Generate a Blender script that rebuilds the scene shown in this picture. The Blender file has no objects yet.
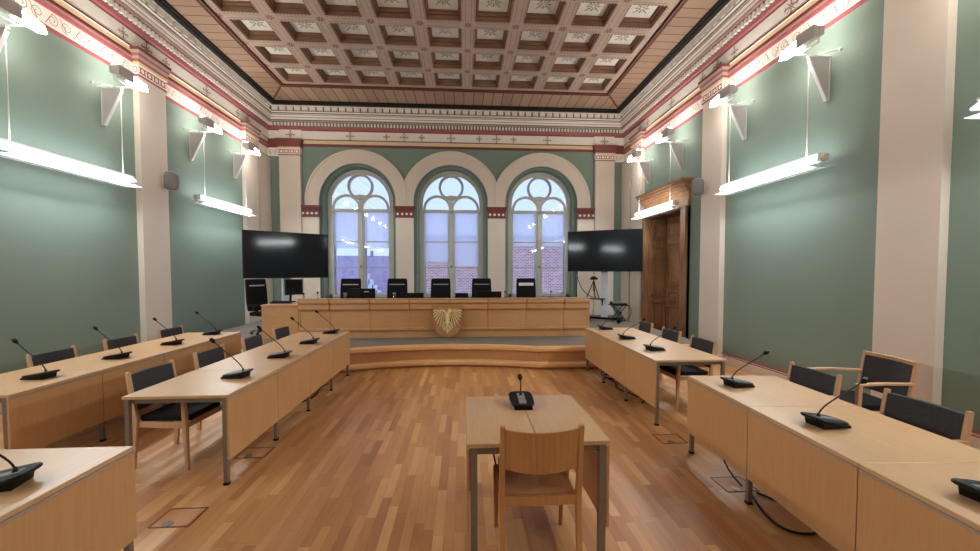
import bpy, math, random
from mathutils import Vector, Matrix
random.seed(7)
PI = math.pi
scene = bpy.context.scene
COL = scene.collection

# ------------------------------------------------------------------ camera
cam_d = bpy.data.cameras.new('camera'); cam = bpy.data.objects.new('camera', cam_d); COL.objects.link(cam)
cam.location = (0, 0, 1.755)
cam.rotation_euler = (math.radians(90 - 2.1), 0, math.radians(-3.72))
cam_d.sensor_width = 36.0; cam_d.lens = 400 / 980 * 36; cam_d.shift_y = 10.5 / 980
cam_d.clip_start = 0.05; cam_d.clip_end = 200
scene.camera = cam
# ------------------------------------------------------------------ daylight, exposure
SKY = 0.86          # strength of the sky outside the windows
TUBE = 1.8         # emission of the pendant tubes
DOWN = 38.0         # watts of each pendant towards the room
UPW = 3.0           # watts of each pendant upwards
FLOOD = 30.0        # emission of the bracket floodlights
scene.view_settings.view_transform = 'Standard'
scene.view_settings.look = 'None'
scene.view_settings.gamma = 1.0
scene.view_settings.exposure = 1.0
scene.view_settings.use_curve_mapping = False
w = bpy.data.worlds.new('world'); scene.world = w; w.use_nodes = True
bg = w.node_tree.nodes['Background']
bg.inputs[0].default_value = (0.42, 0.55, 0.92, 1); bg.inputs[1].default_value = SKY
try:
    scene.cycles.use_denoising = True
    scene.cycles.max_bounces = 12; scene.cycles.diffuse_bounces = 8
    scene.cycles.sample_clamp_indirect = 6
except Exception: pass

# ------------------------------------------------------------------ materials
def lin(c):
    r = []
    for v in c:
        v /= 255
        r.append(v / 12.92 if v <= .04045 else ((v + .055) / 1.055) ** 2.4)
    return (*r, 1)
def nodes(name):
    m = bpy.data.materials.new(name); m.use_nodes = True
    nt = m.node_tree; return m, nt, nt.nodes['Principled BSDF']
def plain(name, c, rough=.6, metal=0, var=.06, scale=6, bump=0, spec=.5):
    m, nt, b = nodes(name)
    b.inputs['Roughness'].default_value = rough; b.inputs['Metallic'].default_value = metal
    b.inputs['Specular IOR Level'].default_value = spec
    tc = nt.nodes.new('ShaderNodeTexCoord'); n = nt.nodes.new('ShaderNodeTexNoise')
    n.inputs['Scale'].default_value = scale; n.inputs['Detail'].default_value = 4
    nt.links.new(tc.outputs['Object'], n.inputs['Vector'])
    r = nt.nodes.new('ShaderNodeValToRGB')
    a = lin(c); k0, k1 = 1 - var, 1 + var
    r.color_ramp.elements[0].position = .3; r.color_ramp.elements[1].position = .7
    r.color_ramp.elements[0].color = (a[0]*k0, a[1]*k0, a[2]*k0, 1)
    r.color_ramp.elements[1].color = (min(1,a[0]*k1), min(1,a[1]*k1), min(1,a[2]*k1), 1)
    nt.links.new(n.outputs['Fac'], r.inputs['Fac']); nt.links.new(r.outputs['Color'], b.inputs['Base Color'])
    if bump:
        bp = nt.nodes.new('ShaderNodeBump'); bp.inputs['Strength'].default_value = bump; bp.inputs['Distance'].default_value = .01
        n2 = nt.nodes.new('ShaderNodeTexNoise'); n2.inputs['Scale'].default_value = scale * 30
        nt.links.new(tc.outputs['Object'], n2.inputs['Vector'])
        nt.links.new(n2.outputs['Fac'], bp.inputs['Height']); nt.links.new(bp.outputs['Normal'], b.inputs['Normal'])
    return m
def wood(name, c0, c1, sc=(3, 3, 40), rough=.45, axis='Z'):
    m, nt, b = nodes(name)
    b.inputs['Roughness'].default_value = rough
    tc = nt.nodes.new('ShaderNodeTexCoord'); mp = nt.nodes.new('ShaderNodeMapping')
    s = {'Z': (60, 60, 3), 'X': (3, 60, 60), 'Y': (60, 3, 60)}[axis]
    mp.inputs['Scale'].default_value = s
    n = nt.nodes.new('ShaderNodeTexNoise'); n.inputs['Scale'].default_value = 1; n.inputs['Detail'].default_value = 5; n.inputs['Distortion'].default_value = .4
    n2 = nt.nodes.new('ShaderNodeTexNoise'); n2.inputs['Scale'].default_value = 1.3; n2.inputs['Detail'].default_value = 2
    mx = nt.nodes.new('ShaderNodeMath'); mx.operation = 'ADD'
    r = nt.nodes.new('ShaderNodeValToRGB')
    r.color_ramp.elements[0].position = .7; r.color_ramp.elements[1].position = 1.3 - .0
    r.color_ramp.elements[1].position = 1.0
    ad = nt.nodes.new('ShaderNodeMath'); ad.operation = 'MULTIPLY'; ad.inputs[1].default_value = .86
    r.color_ramp.elements[0].color = lin(c0); r.color_ramp.elements[1].color = lin(c1)
    nt.links.new(tc.outputs['Object'], mp.inputs['Vector']); nt.links.new(mp.outputs['Vector'], n.inputs['Vector'])
    nt.links.new(tc.outputs['Object'], n2.inputs['Vector'])
    nt.links.new(n.outputs['Fac'], mx.inputs[0]); nt.links.new(n2.outputs['Fac'], mx.inputs[1])
    nt.links.new(mx.outputs[0], ad.inputs[0]); nt.links.new(ad.outputs[0], r.inputs['Fac'])
    nt.links.new(r.outputs['Color'], b.inputs['Base Color'])
    return m
def parquet():
    m, nt, b = nodes('parquet')
    tc = nt.nodes.new('ShaderNodeTexCoord'); sp = nt.nodes.new('ShaderNodeSeparateXYZ')
    nt.links.new(tc.outputs['Object'], sp.inputs[0])
    def math_(op, a, bb=None):
        n = nt.nodes.new('ShaderNodeMath'); n.operation = op
        for i, v in enumerate((a, bb)):
            if v is None: continue
            if isinstance(v, (int, float)): n.inputs[i].default_value = v
            else: nt.links.new(v, n.inputs[i])
        return n.outputs[0]
    W, L = .07, .55
    xs = math_('DIVIDE', sp.outputs['X'], W); row = math_('FLOOR', xs)
    wn = nt.nodes.new('ShaderNodeTexWhiteNoise'); wn.noise_dimensions = '1D'; nt.links.new(row, wn.inputs['W'])
    ys = math_('ADD', math_('DIVIDE', sp.outputs['Y'], L), math_('MULTIPLY', wn.outputs['Value'], 7.3))
    cell = math_('FLOOR', ys)
    cb = nt.nodes.new('ShaderNodeCombineXYZ'); nt.links.new(row, cb.inputs[0]); nt.links.new(cell, cb.inputs[1])
    w2 = nt.nodes.new('ShaderNodeTexWhiteNoise'); w2.noise_dimensions = '3D'; nt.links.new(cb.outputs[0], w2.inputs['Vector'])
    rp = nt.nodes.new('ShaderNodeValToRGB'); e = rp.color_ramp.elements
    e[0].position = 0; e[0].color = lin((166, 114, 70)); e[1].position = 1; e[1].color = lin((208, 160, 108))
    e.new(.3).color = lin((182, 129, 80)); e.new(.75).color = lin((194, 142, 91))
    nt.links.new(w2.outputs['Value'], rp.inputs['Fac'])
    mp = nt.nodes.new('ShaderNodeMapping'); mp.inputs['Scale'].default_value = (80, 4, 1)
    nz = nt.nodes.new('ShaderNodeTexNoise'); nz.inputs['Scale'].default_value = 1; nz.inputs['Detail'].default_value = 4
    nt.links.new(tc.outputs['Object'], mp.inputs['Vector']); nt.links.new(mp.outputs['Vector'], nz.inputs['Vector'])
    gr = math_('ADD', math_('MULTIPLY', nz.outputs['Fac'], .35), .82)
    fx = math_('FRACT', xs); fy = math_('FRACT', ys)
    ex = math_('LESS_THAN', fx, .03); ey = math_('LESS_THAN', fy, .006)
    seam = math_('SUBTRACT', 1, math_('MULTIPLY', math_('MAXIMUM', ex, ey), .35))
    k = math_('MULTIPLY', gr, seam)
    vm = nt.nodes.new('ShaderNodeVectorMath'); vm.operation = 'SCALE'
    nt.links.new(rp.outputs['Color'], vm.inputs[0]); nt.links.new(k, vm.inputs['Scale'])
    nt.links.new(vm.outputs[0], b.inputs['Base Color'])
    b.inputs['Roughness'].default_value = .38; b.inputs['Specular IOR Level'].default_value = .45
    return m
def planks_mat(name, axis):
    # boards of the ceiling border, dark joints every 0.26 m
    m, nt, b = nodes(name)
    tc = nt.nodes.new('ShaderNodeTexCoord'); sp = nt.nodes.new('ShaderNodeSeparateXYZ'); nt.links.new(tc.outputs['Object'], sp.inputs[0])
    d = nt.nodes.new('ShaderNodeMath'); d.operation = 'DIVIDE'; d.inputs[1].default_value = .27; nt.links.new(sp.outputs[axis], d.inputs[0])
    fl = nt.nodes.new('ShaderNodeMath'); fl.operation = 'FLOOR'; nt.links.new(d.outputs[0], fl.inputs[0])
    fr = nt.nodes.new('ShaderNodeMath'); fr.operation = 'FRACT'; nt.links.new(d.outputs[0], fr.inputs[0])
    lt = nt.nodes.new('ShaderNodeMath'); lt.operation = 'LESS_THAN'; lt.inputs[1].default_value = .07; nt.links.new(fr.outputs[0], lt.inputs[0])
    wn = nt.nodes.new('ShaderNodeTexWhiteNoise'); wn.noise_dimensions = '1D'; nt.links.new(fl.outputs[0], wn.inputs['W'])
    rp = nt.nodes.new('ShaderNodeValToRGB'); rp.color_ramp.elements[0].color = lin((166, 136, 114)); rp.color_ramp.elements[1].color = lin((182, 152, 128))
    nt.links.new(wn.outputs['Value'], rp.inputs['Fac'])
    mx = nt.nodes.new('ShaderNodeMix'); mx.data_type = 'RGBA'; nt.links.new(lt.outputs[0], mx.inputs['Factor'])
    nt.links.new(rp.outputs['Color'], mx.inputs[6]); mx.inputs[7].default_value = lin((70, 40, 30))
    nt.links.new(mx.outputs[2], b.inputs['Base Color']); b.inputs['Roughness'].default_value = .55
    return m
def emit(name, c, s):
    m = bpy.data.materials.new(name); m.use_nodes = True; nt = m.node_tree; nt.nodes.clear()
    o = nt.nodes.new('ShaderNodeOutputMaterial'); e = nt.nodes.new('ShaderNodeEmission')
    e.inputs[0].default_value = (*c, 1); e.inputs[1].default_value = s; nt.links.new(e.outputs[0], o.inputs[0]); return m
def glass_mat(name, gloss=.10, tint=(1, 1, 1)):
    m = bpy.data.materials.new(name); m.use_nodes = True; nt = m.node_tree; nt.nodes.clear()
    o = nt.nodes.new('ShaderNodeOutputMaterial'); t = nt.nodes.new('ShaderNodeBsdfTransparent'); g = nt.nodes.new('ShaderNodeBsdfGlossy')
    t.inputs[0].default_value = (*tint, 1)
    g.inputs['Roughness'].default_value = .02; mx = nt.nodes.new('ShaderNodeMixShader'); mx.inputs[0].default_value = gloss
    nt.links.new(t.outputs[0], mx.inputs[1]); nt.links.new(g.outputs[0], mx.inputs[2]); nt.links.new(mx.outputs[0], o.inputs[0]); return m
def blind_mat():
    m = bpy.data.materials.new('sheer_blind'); m.use_nodes = True; nt = m.node_tree; nt.nodes.clear()
    o = nt.nodes.new('ShaderNodeOutputMaterial'); t = nt.nodes.new('ShaderNodeBsdfTranslucent'); d = nt.nodes.new('ShaderNodeBsdfDiffuse')
    t.inputs[0].default_value = (.95, .97, 1, 1); d.inputs[0].default_value = (.9, .93, 1, 1)
    mx = nt.nodes.new('ShaderNodeMixShader'); mx.inputs[0].default_value = .15
    tp = nt.nodes.new('ShaderNodeBsdfTransparent'); m2 = nt.nodes.new('ShaderNodeMixShader'); m2.inputs[0].default_value = .42
    nt.links.new(t.outputs[0], mx.inputs[1]); nt.links.new(d.outputs[0], mx.inputs[2])
    nt.links.new(mx.outputs[0], m2.inputs[1]); nt.links.new(tp.outputs[0], m2.inputs[2]); nt.links.new(m2.outputs[0], o.inputs[0]); return m
def brick_mat():
    m, nt, b = nodes('outer_brick')
    tc = nt.nodes.new('ShaderNodeTexCoord'); mp = nt.nodes.new('ShaderNodeMapping'); mp.inputs['Rotation'].default_value = (PI/2, 0, 0)
    br = nt.nodes.new('ShaderNodeTexBrick'); br.inputs['Scale'].default_value = 1
    br.inputs['Color1'].default_value = lin((226, 150, 132)); br.inputs['Color2'].default_value = lin((166, 104, 104)); br.inputs['Mortar'].default_value = lin((222, 210, 206))
    br.inputs['Mortar Size'].default_value = .02; br.inputs['Brick Width'].default_value = .27; br.inputs['Row Height'].default_value = .105
    nt.links.new(tc.outputs['Object'], mp.inputs['Vector']); nt.links.new(mp.outputs['Vector'], br.inputs['Vector']); nt.links.new(br.outputs['Color'], b.inputs['Base Color'])
    b.inputs['Roughness'].default_value = .9; return m

M = {}
M['green'] = plain('sage_green_paint', (125, 143, 131), .72, var=.02, scale=1.2, bump=.03)
M['cream'] = plain('cream_paint', (222, 209, 194), .6, var=.02, scale=2)
M['cream2'] = plain('pale_cream_paint', (242, 237, 226), .55, var=.02)
M['yellow'] = plain('straw_paint', (226, 203, 164), .55, var=.03)
M['greyg'] = plain('stone_grey_paint', (168, 166, 154), .55, var=.03)
M['red'] = plain('rose_red_paint', (168, 90, 92), .5, var=.05)
M['dred'] = plain('oxblood_paint', (122, 58, 54), .5, var=.05)
M['fram'] = plain('frame_brown_paint', (112, 60, 48), .5)
M['dgrey'] = plain('dark_stone_paint', (112, 106, 96), .6)
M['orn'] = plain('ornament_brown_paint', (156, 116, 102), .6, var=.1)
M['parquet'] = parquet()
M['plankx'] = planks_mat('ceiling_boards_side', 'Y'); M['planky'] = planks_mat('ceiling_boards_back', 'X')
M['rib'] = plain('painted_rib', (184, 162, 144), .55, var=.06, scale=9)
M['ribline'] = plain('rib_line_paint', (118, 84, 68), .6)
M['coffer'] = wood('coffer_wood', (112, 84, 62), (144, 112, 86), rough=.5, axis='X')
M['cpanel'] = plain('coffer_panel_paint', (238, 235, 224), .6, var=.05)
M['cpo'] = plain('coffer_panel_ornament', (150, 146, 132), .6)
M['black_wood'] = plain('dark_brown_moulding', (16, 9, 8), .6)
M['beech'] = wood('beech_veneer', (188, 142, 94), (195, 150, 102), axis='Z', rough=.42)
M['beechx'] = wood('beech_veneer_top', (194, 154, 110), (202, 163, 119), axis='Y', rough=.36)
M['bench'] = wood('bench_veneer', (188, 138, 92), (197, 147, 100), axis='X', rough=.42)
M['chairwood'] = wood('chair_beech', (194, 152, 112), (208, 168, 130), axis='Z', rough=.4)
M['plywood'] = wood('orange_plywood', (184, 126, 76), (192, 135, 84), axis='Z', rough=.4)
M['podium'] = wood('podium_oak', (176, 122, 74), (190, 138, 88), axis='X', rough=.45)
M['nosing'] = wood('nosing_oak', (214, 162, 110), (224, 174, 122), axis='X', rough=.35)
M['oak'] = wood('old_oak', (112, 78, 50), (146, 106, 72), axis='Z', rough=.4)
M['oakl'] = wood('old_oak_light', (134, 94, 58), (166, 122, 82), axis='Y', rough=.4)
M['fabric'] = plain('charcoal_fabric', (68, 66, 68), .85, var=.1, scale=40, bump=.2, spec=.2)
M['seatfab'] = plain('black_fabric', (24, 23, 25), .9, var=.1, scale=40, bump=.2, spec=.2)
M['black'] = plain('black_plastic', (9, 9, 10), .4, var=.05, spec=.22)
M['blackm'] = plain('matt_black', (14, 14, 15), .6, var=.05)
M['screen'] = plain('switched_off_screen', (26, 29, 35), .09, var=.01, spec=.2)
M['steel'] = plain('brushed_steel', (132, 122, 112), .4, metal=.5, var=.05, scale=30)
M['alu'] = plain('aluminium_edge', (180, 176, 176), .35, metal=.6)
M['white'] = plain('white_lacquer', (222, 220, 218), .4, var=.01)
M['wgrey'] = plain('grey_lacquer', (196, 190, 188), .5, var=.01)
M['key'] = plain('grey_keypad', (128, 128, 126), .45)
M['spk'] = plain('speaker_grille', (128, 126, 128), .7, var=.08, scale=150)
M['carpet'] = plain('grey_carpet', (126, 118, 108), .95, var=.06, scale=60, bump=.2, spec=.1)
M['winframe'] = plain('window_paint', (196, 196, 186), .5, var=.03)
M['glass'] = glass_mat('window_glass', .09)
M['tumbler'] = glass_mat('drinking_glass', .25, (.9, .93, .95))

M['blind'] = blind_mat()
M['brick'] = brick_mat(); M['acrylic'] = blind_mat(); M['acrylic'].name = 'frosted_acrylic'
M['slate2'] = plain('old_red_gable', (196, 160, 170), .8, var=.15, scale=6)
M['slate'] = plain('slate_roof', (176, 160, 182), .8, var=.15, scale=4)
M['render_w'] = plain('white_render', (226, 226, 232), .8)
M['tube'] = emit('fluorescent_tube', (.93, .99, 1.0), TUBE)
M['tubelow'] = emit('fluorescent_tube_lower', (.86, .95, 1.0), TUBE * .33)
M['flood'] = emit('floodlight_glass', (1.0, .93, .86), FLOOD)
M['gold'] = plain('carved_pale_gold', (236, 214, 160), .45, var=.1, scale=30)
M['shield'] = plain('carved_shield_wood', (176, 126, 78), .5, var=.12, scale=20)
M['ltblue'] = plain('pale_column', (196, 204, 214), .4)
M['navy'] = plain('dark_monitor_back', (26, 26, 36), .4)
M['paper'] = plain('white_paper', (225, 225, 225), .8)
M['skirt'] = plain('skirting_paint', (232, 226, 216), .5, var=.02)

# ------------------------------------------------------------------ mesh builder
class MB:
    def __init__(s): s.v = []; s.f = []; s.m = []; s.sm = []
    def face(s, idx, m=0, sm=False): s.f.append(tuple(idx)); s.m.append(m); s.sm.append(sm)
    def poly(s, pts, m=0, sm=False):
        b = len(s.v); s.v += [tuple(p) for p in pts]; s.face(range(b, b + len(pts)), m, sm)
    def hexa(s, p, m=0):   # 8 points: bottom 4 (ccw from above), top 4
        b = len(s.v); s.v += [tuple(q) for q in p]
        for q in ((3, 2, 1, 0), (4, 5, 6, 7), (0, 1, 5, 4), (1, 2, 6, 5), (2, 3, 7, 6), (3, 0, 4, 7)):
            s.face([b + i for i in q], m)
    def box(s, x0, x1, y0, y1, z0, z1, m=0):
        if x1 < x0: x0, x1 = x1, x0
        if y1 < y0: y0, y1 = y1, y0
        s.hexa([(x0, y0, z0), (x1, y0, z0), (x1, y1, z0), (x0, y1, z0), (x0, y0, z1), (x1, y0, z1), (x1, y1, z1), (x0, y1, z1)], m)
    def bar(s, p0, p1, wx, wy, m=0, up=(0, 0, 1), w2=None):   # rectangular bar from p0 to p1
        p0 = Vector(p0); p1 = Vector(p1); d = (p1 - p0).normalized(); u = Vector(up)
        if abs(d.dot(u)) > .98: u = Vector((0, 1, 0))
        a = d.cross(u).normalized(); c = a.cross(d).normalized()
        w2 = w2 or (wx, wy); q = []
        for (p, ww) in ((p0, (wx, wy)), (p1, w2)):
            for sx, sy in ((-1, -1), (1, -1), (1, 1), (-1, 1)):
                q.append(p + a * sx * ww[0] / 2 + c * sy * ww[1] / 2)
        s.hexa(q, m)
    def tube(s, pts, r, n=8, m=0, r1=None, sx=1.0):
        pts = [Vector(p) for p in pts]; b = len(s.v); N = len(pts); a = None
        for i, p in enumerate(pts):
            t = (pts[min(i + 1, N - 1)] - pts[max(i - 1, 0)]).normalized()
            if a is None:
                a = t.orthogonal().normalized()
            else:
                a = (a - t * a.dot(t)).normalized()
            c = t.cross(a); rr = r if r1 is None else r + (r1 - r) * i / (N - 1)
            if isinstance(r, (list, tuple)): rr = r[i]
            for k in range(n):
                g = 2 * PI * k / n
                s.v.append(tuple(p + (a * math.cos(g) * sx + c * math.sin(g)) * rr))
        for i in range(N - 1):
            for k in range(n):
                k2 = (k + 1) % n
                s.face((b + i*n + k, b + i*n + k2, b + (i+1)*n + k2, b + (i+1)*n + k), m, True)
        s.face([b + k for k in range(n)][::-1], m); s.face([b + (N-1)*n + k for k in range(n)], m)
    def prism(s, pts2, f0, f1, m=0, m_side=None):   # pts2 polygon, f0/f1 map (u,v) -> 3D
        b = len(s.v); n = len(pts2)
        s.v += [tuple(f0(*p)) for p in pts2] + [tuple(f1(*p)) for p in pts2]
        s.face(range(b, b + n), m); s.face(range(b + 2*n - 1, b + n - 1, -1), m)
        ms = m if m_side is None else m_side
        for i in range(n):
            j = (i + 1) % n; s.face((b + j, b + i, b + n + i, b + n + j), ms)
    def ribbon(s, pts, w_, nrm, m=0, closed=False):   # thin flat raised line
        pts = [Vector(p) for p in pts]; nr = Vector(nrm).normalized(); N = len(pts); b = len(s.v)
        for i, p in enumerate(pts):
            if closed: t = pts[(i + 1) % N] - pts[i - 1]
            else: t = pts[min(i + 1, N - 1)] - pts[max(i - 1, 0)]
            c = t.cross(nr).normalized()
            s.v += [tuple(p + c * w_ / 2), tuple(p - c * w_ / 2)]
        for i in range(N if closed else N - 1):
            j = (i + 1) % N
            s.face((b + 2*i, b + 2*i + 1, b + 2*j + 1, b + 2*j), m)
    def ball(s, c, r, n=12, k=8, m=0):
        rx, ry, rz = (r, r, r) if isinstance(r, (int, float)) else r
        b = len(s.v)
        for i in range(1, k):
            t = PI * i / k
            for j in range(n):
                g = 2 * PI * j / n
                s.v.append((c[0] + rx * math.sin(t) * math.cos(g), c[1] + ry * math.sin(t) * math.sin(g), c[2] + rz * math.cos(t)))
        s.v += [(c[0], c[1], c[2] + rz), (c[0], c[1], c[2] - rz)]; T = len(s.v) - 2; B = T + 1
        for i in range(k - 2):
            for j in range(n):
                j2 = (j + 1) % n; s.face((b + i*n + j, b + (i+1)*n + j, b + (i+1)*n + j2, b + i*n + j2), m, True)
        for j in range(n):
            j2 = (j + 1) % n; s.face((T, b + j, b + j2), m, True); s.face((B, b + (k-2)*n + j2, b + (k-2)*n + j), m, True)
    def build(s, name, mats, parent=None, loc=None, bevel=0, fix=True):
        me = bpy.data.meshes.new(name); me.from_pydata(s.v, [], s.f); me.update()
        if not isinstance(mats, (list, tuple)): mats = [mats]
        for k in mats: me.materials.append(M[k])
        me.polygons.foreach_set('material_index', s.m)
        me.polygons.foreach_set('use_smooth', s.sm)
        o = bpy.data.objects.new(name, me); COL.objects.link(o)
        if parent: o.parent = parent
        if loc: o.location = loc
        if bevel:
            bm = o.modifiers.new('bevel', 'BEVEL'); bm.width = bevel; bm.segments = 2; bm.limit_method = 'ANGLE'; bm.angle_limit = math.radians(50)
        return o
def empty(name, loc=(0, 0, 0), rz=0):
    o = bpy.data.objects.new(name, None); COL.objects.link(o); o.location = loc; o.rotation_euler = (0, 0, rz); o.empty_display_size = .1; return o
def tag(o, label=None, cat=None, group=None, kind=None):
    if label: o['label'] = label
    if cat: o['category'] = cat
    if group: o['group'] = group
    if kind: o['kind'] = kind
    return o
def thing(name, label, cat, loc=(0, 0, 0), rz=0, group=None): return tag(empty(name, loc, rz), label, cat, group)
def struct(o): o['kind'] = 'structure'; return o
CH = {}
def kids(o): return [c for c in bpy.data.objects if c.parent == o]
def copy_tree(o, loc, rz, label, group=None):
    def rec(a, par):
        c = a.copy(); COL.objects.link(c)
        if par: c.parent = par
        for k in kids_src[a.name]: rec(k, c)
        return c
    kids_src = {}
    def coll(a):
        kids_src[a.name] = kids(a)
        for k in kids_src[a.name]: coll(k)
    coll(o)
    r = rec(o, None); r.location = loc; r.rotation_euler = (0, 0, rz); r['label'] = label
    if group: r['group'] = group
    return r
def arc(cx, cz, r, a0, a1, n): return [(cx + r * math.cos(a0 + (a1 - a0) * i / n), cz + r * math.sin(a0 + (a1 - a0) * i / n)) for i in range(n + 1)]
def curve_pts(p0, p1, p2, p3, n=10):
    p = [Vector(q) for q in (p0, p1, p2, p3)]; out = []
    for i in range(n + 1):
        t = i / n; u = 1 - t
        out.append(p[0]*u**3 + p[1]*3*u*u*t + p[2]*3*u*t*t + p[3]*t**3)
    return out

# ------------------------------------------------------------------ room shell
XL, XR, YB, YF, ZC = -5.71, 4.95, 12.26, -3.2, 6.6
CX = (XL + XR) / 2
b = MB(); b.box(XL - .3, XR + .9, YF - .3, YB + .02, -.2, 0); struct(b.build('floor', 'parquet'))
b = MB(); b.box(XL - .3, XL, YF - .3, YB + .3, 0, 6.95); struct(b.build('wall_left', 'green'))
b = MB(); b.box(XL - .3, XR + .9, YF - .3, YF, 0, 6.95); struct(b.build('wall_front', 'green'))
# right wall with the door recess
DY0, DY1, DZ = 8.78, 10.5, 3.2
b = MB()
b.box(XR, XR + .9, YF - .3, DY0, 0, 6.95); b.box(XR, XR + .9, DY1, YB + .3, 0, 6.95); b.box(XR, XR + .9, DY0, DY1, DZ, 6.95)
b.box(XR + .75, XR + .9, DY0, DY1, 0, DZ)
struct(b.build('wall_right', 'green'))
# back wall with three arched openings, splayed reveals
WX = [-3.16, -.39, 2.38]; RO = 1.12; RI = .96; SP = 3.86; SILL = .95; YW = 12.62
b = MB(); N = 28
def arch_outline(cx, r, n=N): return [(cx - r, SILL)] + [(cx + r * math.cos(PI - PI*i/n), SP + r * math.sin(PI*i/n)) for i in range(n + 1)] + [(cx + r, SILL)]
xs = [XL - .3] + [e for c in WX for e in (c - RO, c + RO)] + [XR + .9]
for i in range(0, 8, 2):
    b.poly([(xs[i], YB, 0), (xs[i+1], YB, 0), (xs[i+1], YB, 6.95), (xs[i], YB, 6.95)])
for c in WX:
    b.poly([(c - RO, YB, 0), (c + RO, YB, 0), (c + RO, YB, SILL), (c - RO, YB, SILL)])
    o1 = arch_outline(c, RO); o2 = arch_outline(c, RO - .09); o3 = arch_outline(c, RI)
    for i in range(1, len(o1) - 2):
        (xa, za), (xb, zb) = o1[i], o1[i+1]
        b.poly([(xa, YB, za), (xb, YB, zb), (xb, YB, 6.95), (xa, YB, 6.95)])
    for i in range(len(o1) - 1):
        for (A, ya, B_, yb) in ((o1, YB, o1, YB + .08), (o1, YB + .08, o2, YB + .08), (o2, YB + .08, o3, YW + .25)):
            b.poly([(A[i][0], ya, A[i][1]), (A[i+1][0], ya, A[i+1][1]), (B_[i+1][0], yb, B_[i+1][1]), (B_[i][0], yb, B_[i][1])])
    b.poly([(c - RO, YB, SILL), (c + RO, YB, SILL), (c + RI, YW + .25, SILL), (c - RI, YW + .25, SILL)])
struct(b.build('wall_back', 'green'))

# coffered ceiling
PX, PY = .945, .92; NC = 9; NR = 15; OP = .335; GY1 = 10.37 + PY/2
gx0 = CX - PX * NC / 2; gx1 = CX + PX * NC / 2; gy0 = GY1 - PY * NR
b = MB()
Z = ZC; ZP = ZC + .165
for i in range(NC):
    for j in range(NR):
        cx = gx0 + PX * (i + .5); cy = GY1 - PY * (j + .5)
        A = [(cx - PX/2, cy - PY/2), (cx + PX/2, cy - PY/2), (cx + PX/2, cy + PY/2), (cx - PX/2, cy + PY/2)]
        def sq(h): return [(cx - h, cy - h), (cx + h, cy - h), (cx + h, cy + h), (cx - h, cy + h)]
        rings = [(A, Z, 0), (sq(OP), Z, 0), (sq(OP - .008), Z + .02, 1), (sq(OP - .01), Z + .09, 2), (sq(OP - .03), Z + .092, 5), (sq(OP - .04), Z + .14, 2), (sq(OP - .055), Z + .145, 1), (sq(OP - .06), ZP, 2)]
        for (P, z0, _), (Q, z1, mm) in zip(rings, rings[1:]):
            for k in range(4):
                l = (k + 1) % 4
                b.poly([(*P[k], z0), (*Q[k], z1), (*Q[l], z1), (*P[l], z0)], mm)
        q = sq(OP - .06); b.poly([(*q[3], ZP), (*q[2], ZP), (*q[1], ZP), (*q[0], ZP)], 3)
        # painted ornament on the panel
        b.ribbon([(cx + .1 * math.cos(t*PI/8), cy + .1 * math.sin(t*PI/8), ZP - .003) for t in range(16)], .012, (0, 0, 1), 4, True)
        for t in range(8):
            g = t * PI/4; r0, r1 = .03, (.19 if t % 2 else .14)
            b.ribbon([(cx + r0*math.cos(g), cy + r0*math.sin(g), ZP - .003), (cx + r1*math.cos(g), cy + r1*math.sin(g), ZP - .003)], .022, (0, 0, 1), 4)
        # dashes round the opening
        for k in range(10):
            u = -OP + .035 + k * (2*OP - .07) / 9
            for sgn in (-1, 1):
                yy = cy + sgn * (OP + .018); b.poly([(cx+u-.016, yy-.011, Z-.002), (cx+u-.016, yy+.011, Z-.002), (cx+u+.016, yy+.011, Z-.002), (cx+u+.016, yy-.011, Z-.002)], 5)
                xx = cx + sgn * (OP + .018); b.poly([(xx-.011, cy+u-.016, Z-.002), (xx-.011, cy+u+.016, Z-.002), (xx+.011, cy+u+.016, Z-.002), (xx+.011, cy+u-.016, Z-.002)], 5)
        # rib lines and rosette at the crossing
        for sgn in (-1, 1):
            y_ = cy - PY/2 + sgn*.055; b.ribbon([(cx - OP, y_, Z-.002), (cx + OP, y_, Z-.002)], .008, (0, 0, 1), 1)
            x_ = cx - PX/2 + sgn*.055; b.ribbon([(x_, cy - OP, Z-.002), (x_, cy + OP, Z-.002)], .008, (0, 0, 1), 1)
        rx, ry = cx - PX/2, cy - PY/2
        for t in range(8):
            g = t*PI/4; b.ribbon([(rx + .02*math.cos(g), ry + .02*math.sin(g), Z-.002), (rx + .085*math.cos(g), ry + .085*math.sin(g), Z-.002)], .022, (0, 0, 1), 5)
ceil = struct(b.build('ceiling', ['rib', 'ribline', 'coffer', 'cpanel', 'cpo', 'dred']))
# border boards (separate faces of the ceiling), frame mouldings, dark shadow moulding
ex0, ex1, ey1, ey0 = XL + .36, XR - .36, YB - .36, YF + .36
b = MB()
fx0, fx1, fy1 = gx0 - .08, gx1 + .08, GY1 + .06
b.poly([(fx0, ey0, Z), (ex0, ey0, Z), (ex0, ey1, Z), (fx0, fy1, Z)][::-1], 0)
b.poly([(fx1, ey0, Z), (ex1, ey0, Z), (ex1, ey1, Z), (fx1, fy1, Z)], 0)
b.poly([(fx0, fy1, Z), (fx1, fy1, Z), (ex1, ey1, Z), (ex0, ey1, Z)][::-1], 1)
b.box(gx0 - .25, gx1 + .25, ey0, gy0, Z, Z + .05, 0)
b.box(XL - .3, XR + .9, YF - .3, YB + .5, 6.9, 6.95, 2)
b.build('border_boards', ['plankx', 'planky', 'rib'], ceil)
b = MB()
for (o_, w_, h_) in ((0, .05, .03), (.055, .022, .045)):
    x0, x1, y1 = gx0 - .03 - o_, gx1 + .03 + o_, GY1 + .02 + o_
    b.box(x0 - w_, x0, ey0, y1 + w_, Z - h_, Z, 0); b.box(x1, x1 + w_, ey0, y1 + w_, Z - h_, Z, 0); b.box(x0, x1, y1, y1 + w_, Z - h_, Z, 0)
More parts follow.
